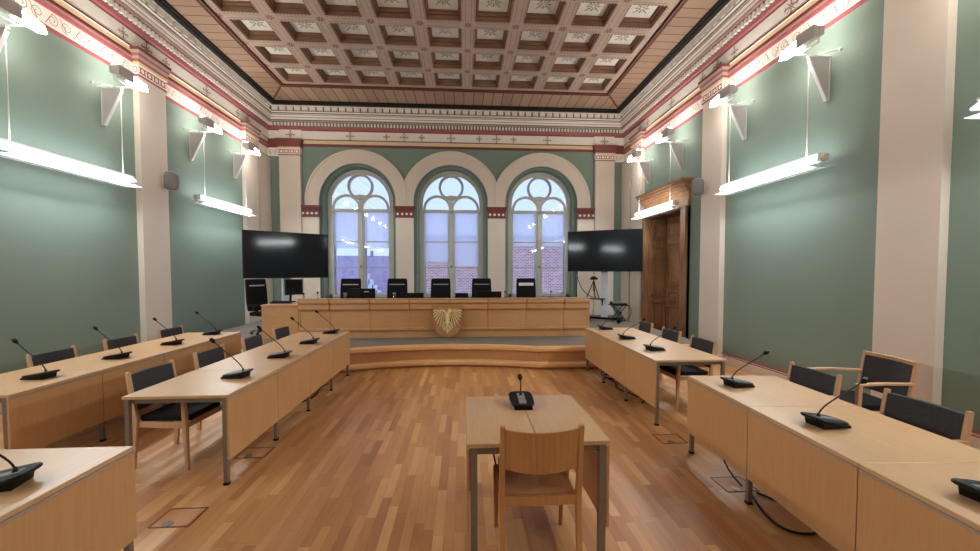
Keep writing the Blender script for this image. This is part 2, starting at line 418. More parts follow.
for sx, xx in ((-1, gx0 - .11), (1, gx1 + .11)):
    b.bar((xx, GY1 + .1, Z - .012), (xx + sx*.55, GY1 + .9 , Z - .012), .035, .03, 0)
b.build('frame_moulding', 'fram', ceil)
b = MB()
for (a, c, z0, z1) in ((.21, .40, Z - .05, Z + .01), (.24, .35, Z - .075, Z - .04)):
    b.box(XL + a, XL + c, YF, YB - a, z0, z1); b.box(XR - c, XR - a, YF, YB - a, z0, z1); b.box(XL + c, XR - c, YB - c, YB - a, z0, z1)
b.box(XL, XR, YF, YF + .4, Z - .05, Z)
b.build('shadow_moulding', 'black_wood', ceil)

# cornice: profile (projection, z, material of the segment that ends here)
MATS = ['cream2', 'yellow', 'greyg', 'red', 'dred', 'cream', 'orn', 'green', 'dgrey']
UP = [(.035, 5.60, 0), (.035, 5.63, 4), (.012, 5.635, 2), (.012, 5.88, 0), (.02, 5.885, 8), (.025, 5.905, 4), (.06, 5.93, 3), (.065, 5.985, 3), (.07, 5.99, 8), (.07, 6.088, 8), (.13, 6.089, 4), (.13, 6.10, 8), (.135, 6.13, 2), (.15, 6.14, 3), (.15, 6.155, 8), (.15, 6.165, 0), (.155, 6.21, 0), (.16, 6.215, 8), (.16, 6.225, 8), (.165, 6.23, 0), (.175, 6.275, 0), (.178, 6.28, 3), (.18, 6.29, 3),
      (.18, 6.31, 0), (.195, 6.335, 8), (.195, 6.345, 0), (.215, 6.365, 0), (.22, 6.38, 8), (.19, 6.385, 3), (.19, 6.51, 3), (.25, 6.52, 0), (.25, 6.6, 0), (.0, 6.6, 0)]
BACK = [(0, 5.43, 4), (.03, 5.43, 4), (.035, 5.50, 4), (.02, 5.505, 1), (.02, 5.595, 1)] + UP
SIDE = [(0, 5.07, 3), (.025, 5.075, 3), (.025, 5.12, 3), (.012, 5.125, 0), (.012, 5.35, 0), (.03, 5.355, 3), (.04, 5.405, 3), (.03, 5.41, 2), (.03, 5.44, 2), (.04, 5.445, 3), (.04, 5.465, 3), (.03, 5.47, 2), (.03, 5.51, 4), (.02, 5.515, 1), (.02, 5.595, 1)] + UP
def cornice(kind, prof):
    b = MB()
    def P(pr, t, z):   # t: 0 near/left end, 1 far/right end
        if kind == 'L': return (XL + pr, (YF, YB - pr)[t], z)
        if kind == 'R': return (XR - pr, (YF, YB - pr)[t], z)
        return ((XL + pr, XR - pr)[t], YB - pr, z)
    for (p0, z0, _), (p1, z1, m) in zip(prof, prof[1:]):
        q = [P(p0, 0, z0), P(p0, 1, z0), P(p1, 1, z1), P(p1, 0, z1)]
        b.poly(q if kind != 'L' else q[::-1], m)
    lo, hi = (YF, YB) if kind != 'B' else (XL, XR)
    def tooth(u, wd, pr0, pr1, z0, z1, m):
        if kind == 'B': b.box(u - wd/2, u + wd/2, YB - pr1, YB - pr0, z0, z1, m)
        elif kind == 'L': b.box(XL + pr0, XL + pr1, u - wd/2, u + wd/2, z0, z1, m)
        else: b.box(XR - pr1, XR - pr0, u - wd/2, u + wd/2, z0, z1, m)
    u = lo + .15
    while u < hi - .1: tooth(u, .05, .065, .12, 6.0, 6.088, 0); u += .095
    u = lo + .3
    while u < hi - .28: tooth(u, .16, .185, .242, 6.395, 6.512, 0); u += .21
    return b
def plane_map(kind, pr):   # (u, z) on the wall -> 3D
    if kind == 'B': return lambda u, z: (u, YB - pr, z)
    if kind == 'L': return lambda u, z: (XL + pr, u, z)
    return lambda u, z: (XR - pr, u, z)
NRM = {'B': (0, -1, 0), 'L': (1, 0, 0), 'R': (-1, 0, 0)}
def rosette(b, kind, u, z, pr, s=.1, m=6, wd=.012):
    f = plane_map(kind, pr); nr = NRM[kind]
    for t in range(4):
        g = t * PI/2
        b.ribbon([f(u + s*.25*math.cos(g), z + s*.25*math.sin(g)), f(u + s*math.cos(g), z + s*math.sin(g))], wd*2, nr, m)
        b.ribbon([f(u, z), f(u + s*.75*math.cos(g + PI/4), z + s*.75*math.sin(g + PI/4))], wd, nr, m)
        for sg in (-1, 1):
            c = (u + s*.8*math.cos(g), z + s*.8*math.sin(g)); h = g + sg*PI/2
            b.ribbon([f(c[0], c[1]), f(c[0] + s*.3*math.cos(h), c[1] + s*.3*math.sin(h))], wd, nr, m)
    b.ribbon([f(u + s*.22*math.cos(t*PI/4), z + s*.22*math.sin(t*PI/4)) for t in range(8)], wd, nr, m, True)
def scroll(b, kind, u0, u1, z0, z1, pr, pitch, m=6, wd=.008):
    f = plane_map(kind, pr); nr = NRM[kind]; zc = (z0 + z1)/2; h = (z1 - z0)/2 * .8
    n = max(1, round((u1 - u0) / pitch)); p = (u1 - u0) / n
    for k in range(n):
        c = u0 + (k + .5) * p; sg = 1 if k % 2 else -1
        pts = []
        for i in range(15):
            t = i / 14; a = t * 3.6 * PI * .8; r = h * (1 - .75*t)
            pts.append(f(c + sg * r * math.sin(a) * min(1, p/2/h), zc + sg * r * math.cos(a)))
        b.ribbon(pts, wd, nr, m)
        b.ribbon([f(c - p/2, zc - sg*h), f(c, zc + sg*h)], wd, nr, m)
cb_ = cornice('B', BACK)
for c in (-3.35, -.38, 2.55): rosette(cb_, 'B', c, 5.755, .016, .13, 6, .010)
for c in (-1.775, .995): 
    for d in (-.52, 0, .52): rosette(cb_, 'B', c + d, 5.755, .016, .13 if d == 0 else .095, 6, .010)
struct(cb_.build('trim_1', MATS))
PYL = [4.2, 7.74, 11.13, .55, -2.4]; PYR = [4.115, 7.64, 11.08, .55, -2.4]; PW = .315
for n_, kind in ((2, 'L'), (3, 'R')):
    cs = cornice(kind, SIDE)
    ys = sorted(PYL if kind == 'L' else PYR)
    for a, c in zip(ys, ys[1:]):
        scroll(cs, kind, a + PW + .05, c - PW - .05, 5.13, 5.345, .016, .2)
        rosette(cs, kind, (a + c)/2, 5.755, .016, .135, 6, .011)
        for q in (.14, .86): rosette(cs, kind, a + (c - a)*q, 5.755, .016, .1, 6, .009)
    struct(cs.build('trim_%d' % n_, MATS))

# pilasters (wall pilasters break forward, each with a painted capital)
tn = [4]
def pilaster(kind, c, hw, pr=.13, z0=0):
    b = MB(); wall = {'L': XL, 'R': XR, 'B': YB}[kind]; s_ = 1 if kind == 'L' else -1
    def bx(b, h, p, za, zb, m=0, h2=None, p2=None):
        h2 = h2 or h; p2 = p2 or p
        if kind == 'B':
            b.hexa([(c-h, wall-p, za), (c+h, wall-p, za), (c+h, wall, za), (c-h, wall, za), (c-h2, wall-p2, zb), (c+h2, wall-p2, zb), (c+h2, wall, zb), (c-h2, wall, zb)], m)
        else:
            q = [(wall, c-h, za), (wall + s_*p, c-h, za), (wall + s_*p, c+h, za), (wall, c+h, za), (wall, c-h2, zb), (wall + s_*p2, c-h2, zb), (wall + s_*p2, c+h2, zb), (wall, c+h2, zb)]
            b.hexa(q, m)
    bx(b, hw, pr, z0, 5.13)
    bx(b, hw + .02, pr + .02, z0, z0 + .16, 0)
    o = struct(b.build('trim_%d' % tn[0], 'cream')); tn[0] += 1
    k = MB()
    bx(k, hw + .015, pr + .015, 5.13, 5.16, 3); bx(k, hw + .01, pr + .01, 5.16, 5.32, 0); bx(k, hw + .025, pr + .025, 5.32, 5.37, 1)
    q4 = [4, 4, 4, 4, 4] if kind == 'B' else [3, 2, 3, 2, 4]
    for i_ in range(5): bx(k, hw + .02 + .011*i_, pr + .02 + .011*i_, 5.37 + .046*i_, 5.37 + .046*(i_ + 1), q4[i_], hw + .026 + .011*i_, pr + .026 + .011*i_)
    (bx(k, hw + .02, .04, 5.6, 5.9, 0) if kind == 'B' else None)
    P_ = pr + .014; n = 4
    for i in range(n):
        u = c - hw + (i + .5) * 2*hw/n; f = plane_map(kind, P_)
        k.ribbon([f(u + .05*math.cos(t*PI/6), 5.24 + .05*math.sin(t*PI/6)) for t in range(12)], .022, NRM[kind], 3, True)
        for t in range(4):
            g = t*PI/2 + PI/4; k.ribbon([f(u + .05*math.cos(g), 5.24 + .05*math.sin(g)), f(u + .1*math.cos(g), 5.24 + .07*math.sin(g))], .022, NRM[kind], 3)
    rosette(k, kind, c, 5.755, .044 if kind == 'B' else .018, .13, 6, .012)
    if kind != 'B':   # ornament on the flank that faces the room's near end
        for yy in (c - hw - .011,):
            for i in range(1):
                cxx = wall + s_*pr*.5
                k.ribbon([(cxx + .04*math.cos(t*PI/6), yy, 5.24 + .05*math.sin(t*PI/6)) for t in range(12)], .014, (0, -1, 0), 3, True)
    k.build('capital', MATS, o)
    return o
for kind in 'LR':
    for y in (PYL if kind == 'L' else PYR): pilaster(kind, y, PW, .10)
for (x0, x1) in ((-5.36, -4.77), (4.03, 4.62)): pilaster('B', (x0 + x1)/2, (x1 - x0)/2, .13, .4)
# narrow corner strips
for s_, wall in ((1, XL), (-1, XR)):
    b = MB(); b.box(wall, wall + s_*.06, 11.6, 12.24, 0, 5.08); struct(b.build('trim_%d' % tn[0], 'cream')); tn[0] += 1
    b = MB(); k = 'L' if s_ > 0 else 'R'
    x0, x1 = (XL, -5.37) if s_ > 0 else (4.65, XR)
    b.box(x0, x1, YB - .05, YB, 5.13, 5.37, 0); b.box(x0, x1, YB - .08, YB, 5.37, 5.62, 4)
    scroll(b, 'B', x0 + .03, x1 - .03, 5.15, 5.35, .054, .15, 3)
    struct(b.build('trim_%d' % tn[0], MATS)); tn[0] += 1

# cream arch mouldings, imposts, piers
HS = (WX[1] - WX[0]) / 2
for wi, c in enumerate(WX):
    b = MB(); n = 40; R2 = 1.52
    lim = [(-9, HS), (-HS, HS), (-HS, 9)][wi]
    inn = [(c - RO, 3.69)] + [(c + RO*math.cos(PI - PI*i/n), SP - .02 + RO*math.sin(PI*i/n)) for i in range(n+1)] + [(c + RO, 3.69)]
    out = [(max(lim[0], -R2), 3.69)] + [(min(lim[1], max(lim[0], R2*math.cos(PI - PI*i/n))), SP - .02 + R2*math.sin(PI*i/n)) for i in range(n+1)] + [(min(lim[1], R2), 3.69)]
    out = [(c + x, z) for x, z in out]
    mid = [((a[0]*.15 + q[0]*.85), (a[1]*.15 + q[1]*.85)) for a, q in zip(inn, out)]
    p = .05
    for i in range(len(inn) - 1):
        f = lambda q, y: (q[0], y, q[1])
        for (A, ya, B_, yb) in ((inn, YB, inn, YB - p), (inn, YB - p, mid, YB - p), (mid, YB - p, mid, YB - p - .02), (mid, YB - p - .02, out, YB - p - .02), (out, YB - p - .02, out, YB)):
            b.poly([f(A[i], ya), f(B_[i], yb), f(B_[i+1], yb), f(A[i+1], ya)])
    struct(b.build('trim_%d' % tn[0], 'cream')); tn[0] += 1
PIERS = [(-4.79, WX[0] - RO), (WX[0] + RO, WX[1] - RO), (WX[1] + RO, WX[2] - RO), (WX[2] + RO, 4.05)]
for (x0, x1) in PIERS:
    b = MB(); b.box(x0, x1, YB - .06, YB + .0, .4, 3.37)
    o = struct(b.build('trim_%d' % tn[0], 'cream')); tn[0] += 1
    b = MB(); b.box(x0 - .01, x1 + .01, YB - .08, YB, 3.36, 3.39, 4); b.box(x0 - .005, x1 + .005, YB - .075, YB, 3.39, 3.55, 3 if False else 4)
    b.hexa([(x0-.01, YB-.08, 3.55), (x1+.01, YB-.08, 3.55), (x1+.01, YB, 3.55), (x0-.01, YB, 3.55), (x0-.05, YB-.12, 3.66), (x1+.05, YB-.12, 3.66), (x1+.05, YB, 3.66), (x0-.05, YB, 3.66)], 4)
    b.box(x0 - .055, x1 + .055, YB - .125, YB, 3.66, 3.7, 4)
    for i in range(4):
        u = x0 + (i + .5) * (x1 - x0)/4; rr = .036
        b.prism([(u + rr*math.cos(t*PI/5), 3.47 + rr*math.sin(t*PI/5)) for t in range(10)], lambda u_, z_: (u_, YB - .082, z_), lambda u_, z_: (u_, YB - .074, z_), 0)
    b.build('impost', MATS, o)

# skirting with painted red lines
for kind in 'LR':
    b = MB(); f0 = XL if kind == 'L' else XR; s_ = 1 if kind == 'L' else -1
    segs = [(YF, YB)] if kind == 'L' else [(YF, DY0 - .34), (DY1 + .15, YB)]
    for (ya, yb) in segs:
        b.box(f0, f0 + s_*.022, ya, yb, 0, .15, 0); b.box(f0, f0 + s_*.012, ya, yb, .15, .168, 1); b.box(f0, f0 + s_*.01, ya, yb, .168, .185, 0); b.box(f0, f0 + s_*.012, ya, yb, .185, .21, 1)
    struct(b.build('baseboard_' + ('left' if kind == 'L' else 'right'), ['skirt', 'red']))

# ------------------------------------------------------------------ windows
BL = [(2.48, 2.48), (2.07, 1.94), (2.57, 2.57)]
for wi, c in enumerate(WX):
    root = struct(empty('window_%d' % (wi + 1), (c, YW, SILL)))
    zt = 3.62 - SILL; sp = SP - SILL; b = MB(); R = RI; n = 32
    Y0, Y1 = -.035, .035
    def ring(b, cx, cz, r0, r1, a0, a1, n=24, y0=Y0, y1=Y1):
        for i in range(n):
            g0 = a0 + (a1 - a0)*i/n; g1 = a0 + (a1 - a0)*(i + 1)/n
            p = [(cx + r*math.cos(g), cz + r*math.sin(g)) for g, r in ((g0, r0), (g0, r1), (g1, r1), (g1, r0))]
            b.hexa([(p[0][0], y0, p[0][1]), (p[1][0], y0, p[1][1]), (p[1][0], y1, p[1][1]), (p[0][0], y1, p[0][1]), (p[3][0], y0, p[3][1]), (p[2][0], y0, p[2][1]), (p[2][0], y1, p[2][1]), (p[3][0], y1, p[3][1])])
    ring(b, 0, sp, R - .09, R + .03, 0, PI, 40); ring(b, 0, sp, R - .03, R + .03, 0, PI, 40, Y0 - .04, Y1)
    b.box(-R - .03, -R + .08, Y0, Y1, 0, sp); b.box(R - .08, R + .03, Y0, Y1, 0, sp)
    b.box(-R, R, Y0, Y1, 0, .09)
    b.box(-R, R, Y0 - .02, Y1, zt - .045, zt + .045)            # transom
    b.box(-.05, .05, Y0 - .02, Y1, 0, zt)                        # centre mullion
    for sx in (-1, 1):
        for z in (2.67, 1.88): b.box(sx*.05, sx*(R - .08), -.02, .02, z - SILL - .017, z - SILL + .017)
        b.box(sx*.05, sx*.09, -.03, .03, .09, zt - .045); b.box(sx*(R - .12), sx*(R - .08), -.03, .03, .09, zt - .045)
        ring(b, sx*.435, zt + .06, .36, .435, 0, PI, 24)         # small arch
        b.box(sx*.435 - .435, sx*.435 - .375, Y0, Y1, zt, zt + .06); b.box(sx*.435 + .375, sx*.435 + .435, Y0, Y1, zt, zt + .06)
        b.poly([(0, Y0 + .01, zt + .04), (sx*.04, Y0 + .01, zt + .25), (sx*.1, Y0 + .01, zt + .38), (sx*.2, Y0 + .01, zt + .46), (0, Y0 + .01, zt + .5)][::1 if sx > 0 else -1])
    zc = sp + .49; ring(b, 0, zc, .315, .39, 0, 2*PI, 36); ring(b, 0, zc, .36, .39, 0, 2*PI, 36, Y0 - .03, Y1)          # round light
    b.build('frame', 'winframe', root)
    b = MB(); b.box(-.018, .018, -.075, -.03, .92, .99); b.bar((0, -.07, .955), (0, -.11, .90), .014, .014); b.build('handle', 'steel', root)
    b = MB(); pts = [(-R, 0)] + [(R*math.cos(PI - PI*i/n), sp + R*math.sin(PI*i/n)) for i in range(n+1)] + [(R, 0)]
    b.poly([(x, .005, z) for x, z in pts]); b.build('glass', 'glass', root)
    b = MB()
    for sx in (-1, 1):
        xs_ = (sx*.07, sx*(R - .03)); b.box(xs_[0], xs_[1], .16, .2, 0, .13)
        b.box(sx*.05, sx*.13, .16, .2, .13, zt); b.box(sx*(R - .15), sx*(R - .02), .16, .2, .13, zt)
    b.box(-R, R, .16, .2, zt - .03, zt + .05)
    b.build('outer_frame', 'render_w', root)
    for k, sx in enumerate((-1, 1)):
        zb = BL[wi][k] - SILL; b = MB()
        b.box(sx*.1, sx*(R - .09), .06, .062, zb, zt - .02); b.box(sx*.1, sx*(R - .09), .055, .067, zb - .015, zb)
        b.build('roller_blind', 'blind', root)
    b = MB(); b.box(-RO - .1, RO + .1, -.47, -.03, -.05, .0); b.build('sill', 'winframe', root)

# ------------------------------------------------------------------ what stands outside
b = MB(); b.box(-60, 60, YB + 1.2, 80, -6.3, -6.0); struct(b.build('ground', 'render_w'))  # unseen ground, coloured pale to bounce daylight up onto the blinds
t = thing('brick_building', 'red brick building standing outside behind the middle and right windows', 'building', (4, 26, -6))
b = MB(); b.box(-7.6, 12, 0, 8, 0, 9.9); b.build('wall', 'brick', t)
b = MB(); b.box(-7.7, 12.2, -.2, 8.2, 9.9, 10.1); b.build('roof', 'slate', t)
t = thing('gabled_house', 'pale house with slate roof and stepped white gable behind the left window', 'building', (-8, 27, -6))
b = MB(); b.box(-7, 3.9, 0, 7, 0, 6.2); b.build('wall', 'render_w', t)
b = MB(); b.hexa([(-7.2, -.3, 6.1), (4.0, -.3, 6.1), (4.0, 7, 6.1), (-7.2, 7, 6.1), (-7.2, 3, 8.9), (4.0, 3, 8.9), (4.0, 3.3, 8.9), (-7.2, 3.3, 8.9)]); b.build('roof', 'slate', t)
b = MB()
for i in range(6): b.box(1.3 + i*.24, 1.3 + (i+1)*.24 + .08, -.5, -.2, 7.75 - i*.36 - .45, 7.95 - i*.36)
b.build('stepped_gable', 'render_w', t)
b = MB()
for i in range(6): b.box(1.3 + i*.24, 1.3 + (i+1)*.24, -.48, -.22, 4, 7.75 - i*.36 - .44)
b.box(-3, 1.3, -.48, -.22, 4, 7.2); b.build('gable_wall', 'slate2', t)
for x in (.35, .62, 1.15):
    b = MB(); b.box(x, x + .14, 2.9, 3.3, 8.6, 9.25); b.build('chimney', 'slate', t)

# ------------------------------------------------------------------ oak door portal in the right wall
root = struct(empty('door_1', (XR, (DY0 + DY1)/2, 0)))
hy = (DY1 - DY0)/2
b = MB()   # lining of the recess
b.box(0, .56, hy - .03, hy, 0, DZ); b.box(0, .56, -hy, -hy + .03, 0, DZ); b.box(0, .56, -hy, hy, DZ - .03, DZ)
for (z0, z1) in ((.25, .95), (1.1, 2.45), (2.6, 3.05)):
    b.box(.1, .14, hy - .06, hy - .03, z0, z1); b.box(.42, .46, hy - .06, hy - .03, z0, z1); b.box(.1, .46, hy - .06, hy - .03, z0, z0 + .04); b.box(.1, .46, hy - .06, hy - .03, z1 - .04, z1); b.box(.19, .37, hy - .055, hy - .03, z0 + .09, z1 - .09)
b.build('lining', 'oak', root)
for k, s_ in enumerate((-1, 1)):
    b = MB(); y0, y1 = (-hy + .03, 0) if s_ < 0 else (0, hy - .03)
    b.box(.5, .55, y0 + .004, y1 - .004, 0.01, DZ - .03)
    for (z0, z1) in ((.2, .85), (1.0, 1.25), (1.4, 2.5), (2.62, 3.05)):
        ya, yb = y0 + .12, y1 - .12
        for (ua, ub, va, vb) in ((ya, ya + .035, z0, z1), (yb - .035, yb, z0, z1), (ya, yb, z0, z0 + .035), (ya, yb, z1 - .035, z1)): b.box(.462, .5, ua, ub, va, vb)
        b.box(.475, .5, ya + .075, yb - .075, z0 + .075, z1 - .075)
    leaf = b.build('door_leaf', 'oak', root)
    if s_ < 0:
        b = MB(); b.box(.485, .5, y1 - .08, y1 - .03, .98, 1.2); b.tube([(.49, y1 - .055, 1.1), (.44, y1 - .055, 1.1), (.44, y1 - .16, 1.1)], .009); b.build('door_handle', 'gold', leaf)
b = MB()   # casing
for s_ in (-1, 1):
    wd = .28 if s_ < 0 else .14
    for (a, c_, p) in ((0, wd, .06), (.03, wd - .05, .09), (wd - .045, wd, .12)):
        y0, y1 = s_*(hy + a), s_*(hy + c_); b.box(-p, 0.0, y0, y1, 0, DZ)
    b.box(-.13, 0, s_*(hy - .005), s_*(hy + wd + .01), 0, .28)
b.build('casing', 'oak', root)
b = MB()   # entablature
e0, e1 = -hy - .3, hy + .15
b.box(-.08, 0, e0, e1, DZ, DZ + .12); b.box(-.06, 0, e0, e1, DZ + .12, DZ + .32)
for (z, p) in ((.32, .12), (.36, .15), (.41, .19), (.47, .25), (.52, .3)): b.box(-p, 0, e0 - p*.3, min(e1 + p*.3, e1 + .02), DZ + z, DZ + z + .055)
b.build('entablature', 'oakl', root)

# ------------------------------------------------------------------ podium with curved front
pod = thing('podium', 'curved wooden podium carrying the judges bench, grey carpet on top', 'platform', (CX, 7.5, 0))
def front_curve(off):
    pts = [(XL + .15 - CX, 7.04 - off)]
    hw, sg = 1.7, .32; R = (hw*hw + sg*sg)/(2*sg)
    for i in range(21):
        x = -hw + 2*hw*i/20; pts.append((x, 7.04 + sg - (R - math.sqrt(R*R - x*x)) - off))
    pts.append((4.5 - CX, 7.04 - off)); return [(x, y - 7.5) for x, y in pts]
def band(o1, z0, o2, z1, b, m=0):
    A = front_curve(o1); B_ = front_curve(o2)
    for i in range(len(A) - 1): b.poly([(*A[i], z0), (*A[i+1], z0), (*B_[i+1], z1), (*B_[i], z1)], m)
b = MB()
for (a, z0, c_, z1) in ((-.02, 0, -.02, .05), (-.04, .12, -.04, .32)): band(a, z0, c_, z1, b)
b.build('curved_riser', 'podium', pod)
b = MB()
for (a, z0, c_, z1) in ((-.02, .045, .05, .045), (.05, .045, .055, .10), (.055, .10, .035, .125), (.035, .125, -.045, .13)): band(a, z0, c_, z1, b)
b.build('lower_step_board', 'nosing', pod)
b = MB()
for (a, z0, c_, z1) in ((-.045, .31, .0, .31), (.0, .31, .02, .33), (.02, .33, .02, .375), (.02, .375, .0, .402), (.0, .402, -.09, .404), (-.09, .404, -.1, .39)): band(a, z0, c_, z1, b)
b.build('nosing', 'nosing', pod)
b = MB(); A = front_curve(-.08); n = len(A)
b.poly([(*p, .4) for p in A] + [(4.5 - CX, YB - 7.53, .4), (XL + .15 - CX, YB - 7.53, .4)])
for s_ in (0, 1):
    x = (XL + .15 - CX, 4.5 - CX)[s_]; b.poly([(x, A[0][1], 0), (x, YB - 7.53, 0), (x, YB - 7.53, .4), (x, A[0][1], .4)])
b.build('carpet_deck', 'carpet', pod)

# ------------------------------------------------------------------ judges bench
BX0, BX1, BY = -3.31, 2.63, 8.2; DK = .4
bench = thing('judges_bench', 'long light wood judges bench running across the podium', 'bench', ((BX0 + BX1)/2, BY, DK))
h = (BX1 - BX0)/2
seams = [-h + .62 + .795*i for i in range(7)]
edges = [-h] + seams + [h]
b = MB(); b.box(-h + .02, h - .02, .05, .08, 0, .72); b.box(-h, -h + .03, .02, .8, 0, .76); b.box(h - .03, h, .02, .8, 0, .76); b.build('carcass', 'bench', bench)
for a, c_ in zip(edges, edges[1:]):
    b = MB(); b.box(a + .003, c_ - .003, .04, .06, 0, .15); b.box(a + .003, c_ - .003, .03, .05, .205, .58)
    b.build('front_panel', 'bench', bench, bevel=.002)
    b = MB(); b.box(a + .002, c_ - .002, .0, .06, .15, .205); b.build('ledge', 'bench', bench, bevel=.012)
    b = MB(); b.box(a + .002, c_ - .002, -.02, .06, .575, .70); b.build('upper_board', 'bench', bench, bevel=.02)
    b = MB(); b.box(a + .002, c_ - .002, -.05, .06, .70, .788); b.build('top_moulding', 'bench', bench, bevel=.022)
b = MB(); b.box(-h, h, -.055, .14, .788, .802); b.build('front_cap', 'bench', bench, bevel=.004)
b = MB(); b.box(-h, h, .08, .82, .70, .73); b.build('desktop', 'beechx', bench)

# carved shield with an eagle
sh = thing('coat_of_arms', 'carved wooden shield with a pale eagle on the bench front', 'coat of arms', (-.335, BY - .075, DK + .0))
W2, HH = .285, .685
out = [(-W2, HH), (W2, HH), (W2, .30)] + [(W2*math.cos(a), .30 + .29*math.sin(a)) for a in [-PI*i/16 for i in range(1, 16)]] + [(-W2, .30)]
b = MB(); b.prism(out, lambda u, v: (u, -.033, v), lambda u, v: (u, .03, v)); b.build('shield', 'shield', sh, bevel=.006)
b = MB(); e_ = [(u*.93, .33 + (v - .33)*.93) for u, v in out]
for i in range(len(e_)):
    j = (i + 1) % len(e_); b.tube([(e_[i][0], -.033, e_[i][1]), (e_[j][0], -.033, e_[j][1])], .008, 6)
b.build('border', 'shield', sh)
b = MB(); Yf = -.036
def feather(p0, p1, w0, bend=0.0):
    p0 = Vector((p0[0], p0[1])); p1 = Vector((p1[0], p1[1])); d = p1 - p0; nn = Vector((-d.y, d.x)); pts = []; N_ = 6
    L = []; R_ = []
    for i in range(N_ + 1):
        t = i/N_; c = p0 + d*t + nn*bend*math.sin(PI*t); ww = w0*.8*(.55 + .9*t)*(1 if t < .85 else .45) * .5
        q = nn.normalized()*ww; L.append(c + q); R_.append(c - q)
    poly = L + R_[::-1]
    b.prism([(p.x, p.y) for p in poly], lambda u, v: (u, Yf - .012, v), lambda u, v: (u, Yf + .008, v))
bodyp = [(-.02, .52), (.0, .56), (.03, .60), (.055, .615), (.075, .60), (.10, .585), (.07, .575), (.05, .56), (.04, .52), (.055, .46), (.05, .38), (.035, .30), (.0, .25), (-.035, .30), (-.05, .38), (-.052, .46)]
b.prism(bodyp, lambda u, v: (u, Yf - .022, v), lambda u, v: (u, Yf + .008, v))
for s_ in (-1, 1):
    feather((s_*.03, .47), (s_*.13, .585), .05, s_*.12); feather((s_*.12, .57), (s_*.19, .59), .04, s_*-.2)
    for i in range(7):
        t = i/6; root_ = (s_*(.07 + .11*t), .49 + .08*t)
        ang = -PI/2 + (.12 + 1.35*t); L_ = .33 - .15*t
        feather(root_, (root_[0] + s_*L_*math.cos(ang), root_[1] + L_*math.sin(ang)), .026, s_*.06)
    feather((s_*.03, .33), (s_*.11, .24), .03, s_*.1)
    for g in (-2.4, -1.6, -.8): feather((s_*.11, .24), (s_*.11 + .045*math.cos(g), .24 + .045*math.sin(g)), .012)
    for (dx, l_) in ((.035, .16), (.085, .13)): feather((s_*dx*.4, .27), (s_*dx, .27 - l_), .026, s_*.08)
feather((0, .28), (0, .07), .034)
b.v = [(x*.80, y, .34 + (z - .34)*.95 + .01) for x, y, z in b.v]
b.build('eagle', 'gold', sh)

# clerk desk at the left end
t = thing('clerk_desk', 'lower plain wooden desk at the left end of the bench', 'desk', (-3.68, BY + .42, DK))
b = MB(); b.box(-.355, .355, -.38, -.355, 0, .66); b.box(-.355, -.33, -.355, .33, 0, .66); b.build('front_panel', 'bench', t, bevel=.002)
b = MB(); b.box(-.365, .36, -.4, .4, .66, .685); b.build('top', 'beechx', t, bevel=.003)
b = MB(); b.box(.315, .345, .3, .33, 0, .66); b.box(-.355, -.33, .33, .36, 0, .66); b.build('leg', 'steel', t)

# ------------------------------------------------------------------ swivel chairs
def swivel(label, loc, rz, strip='alu', group=None, name='swivel_chair', wide=.03):
    t = thing(name, label, 'office chair', loc, rz, group)
    b = MB()
    for i in range(5):
        a = i*2*PI/5 + .3; b.bar((0, 0, .09), (.27*math.cos(a), .27*math.sin(a), .065), .045, .035, 0, w2=(.03, .025))
    b.build('star_base', 'blackm', t)
    for i in range(5):
        a = i*2*PI/5 + .3; c = MB(); x, y = .28*math.cos(a), .28*math.sin(a); c.tube([(x - .018, y, .028), (x + .018, y, .028)], .028, 12); c.build('castor', 'black', t)
    b = MB(); b.tube([(0, 0, .09), (0, 0, .4)], .028, 12); b.build('gas_column', 'steel', t)
    b = MB(); b.prism([(-.22, -.2), (-.16, -.25), (.16, -.25), (.22, -.2), (.24, .22), (.18, .26), (-.18, .26), (-.24, .22)], lambda u, v: (u, v, .40), lambda u, v: (u, v, .48)); b.build('seat', 'seatfab', t, bevel=.02)
    b = MB(); hs = [(.50, .225, -.22), (.7, .235, -.25), (.9, .235, -.26), (1.0, .232, -.27), (1.15, .225, -.29), (1.185, .21, -.295)]
    for (z0, w0, y0), (z1, w1, y1) in zip(hs, hs[1:]):
        b.hexa([(-w0, y0 - .03, z0), (w0, y0 - .03, z0), (w0, y0 + .03, z0), (-w0, y0 + .03, z0), (-w1, y1 - .03, z1), (w1, y1 - .03, z1), (w1, y1 + .03, z1), (-w1, y1 + .03, z1)])
    b.build('backrest', 'seatfab', t)
    b = MB(); b.box(-.18, .18, -.27, -.236, 1.045 - wide/2, 1.045 + wide/2); b.build('headrest_strip', strip, t)
    b = MB()
    b.bar((0, -.05, .4), (0, -.24, .45), .06, .02); b.bar((0, -.27, .44), (0, -.285, .7), .06, .02); b.build('back_support', 'blackm', t)
    for s_ in (-1, 1):
        b = MB(); b.tube([(s_*.22, .0, .42), (s_*.28, 0, .45), (s_*.28, 0, .62)], .014, 8); b.box(s_*.25, s_*.31, -.14, .12, .62, .65); b.build('armrest', 'blackm', t)
    return t
jx = [(-2.66, 1.06), (-1.58, 1.1), (-.555, 1.13), (.42, 1.06), (1.50, 1.12)]
jl = ['black swivel chair behind the bench, nearest to the left screen', 'black swivel chair at the bench between left and middle windows', 'black swivel chair behind the bench above the eagle shield', 'black swivel chair behind the bench right of the eagle shield',
      'black swivel chair with broad white strip before the right window']
for i, ((x, zz), l) in enumerate(zip(jx, jl)):
    t = swivel(l, (x, 9.35, DK), PI, 'paper' if i == 4 else 'alu', 'swivel chairs behind the judges bench', wide=.07 if i == 4 else .022)
swivel('black swivel armchair at the left end of the clerk desk', (-4.3, 8.95, DK), -PI/2 - .45, group=None)

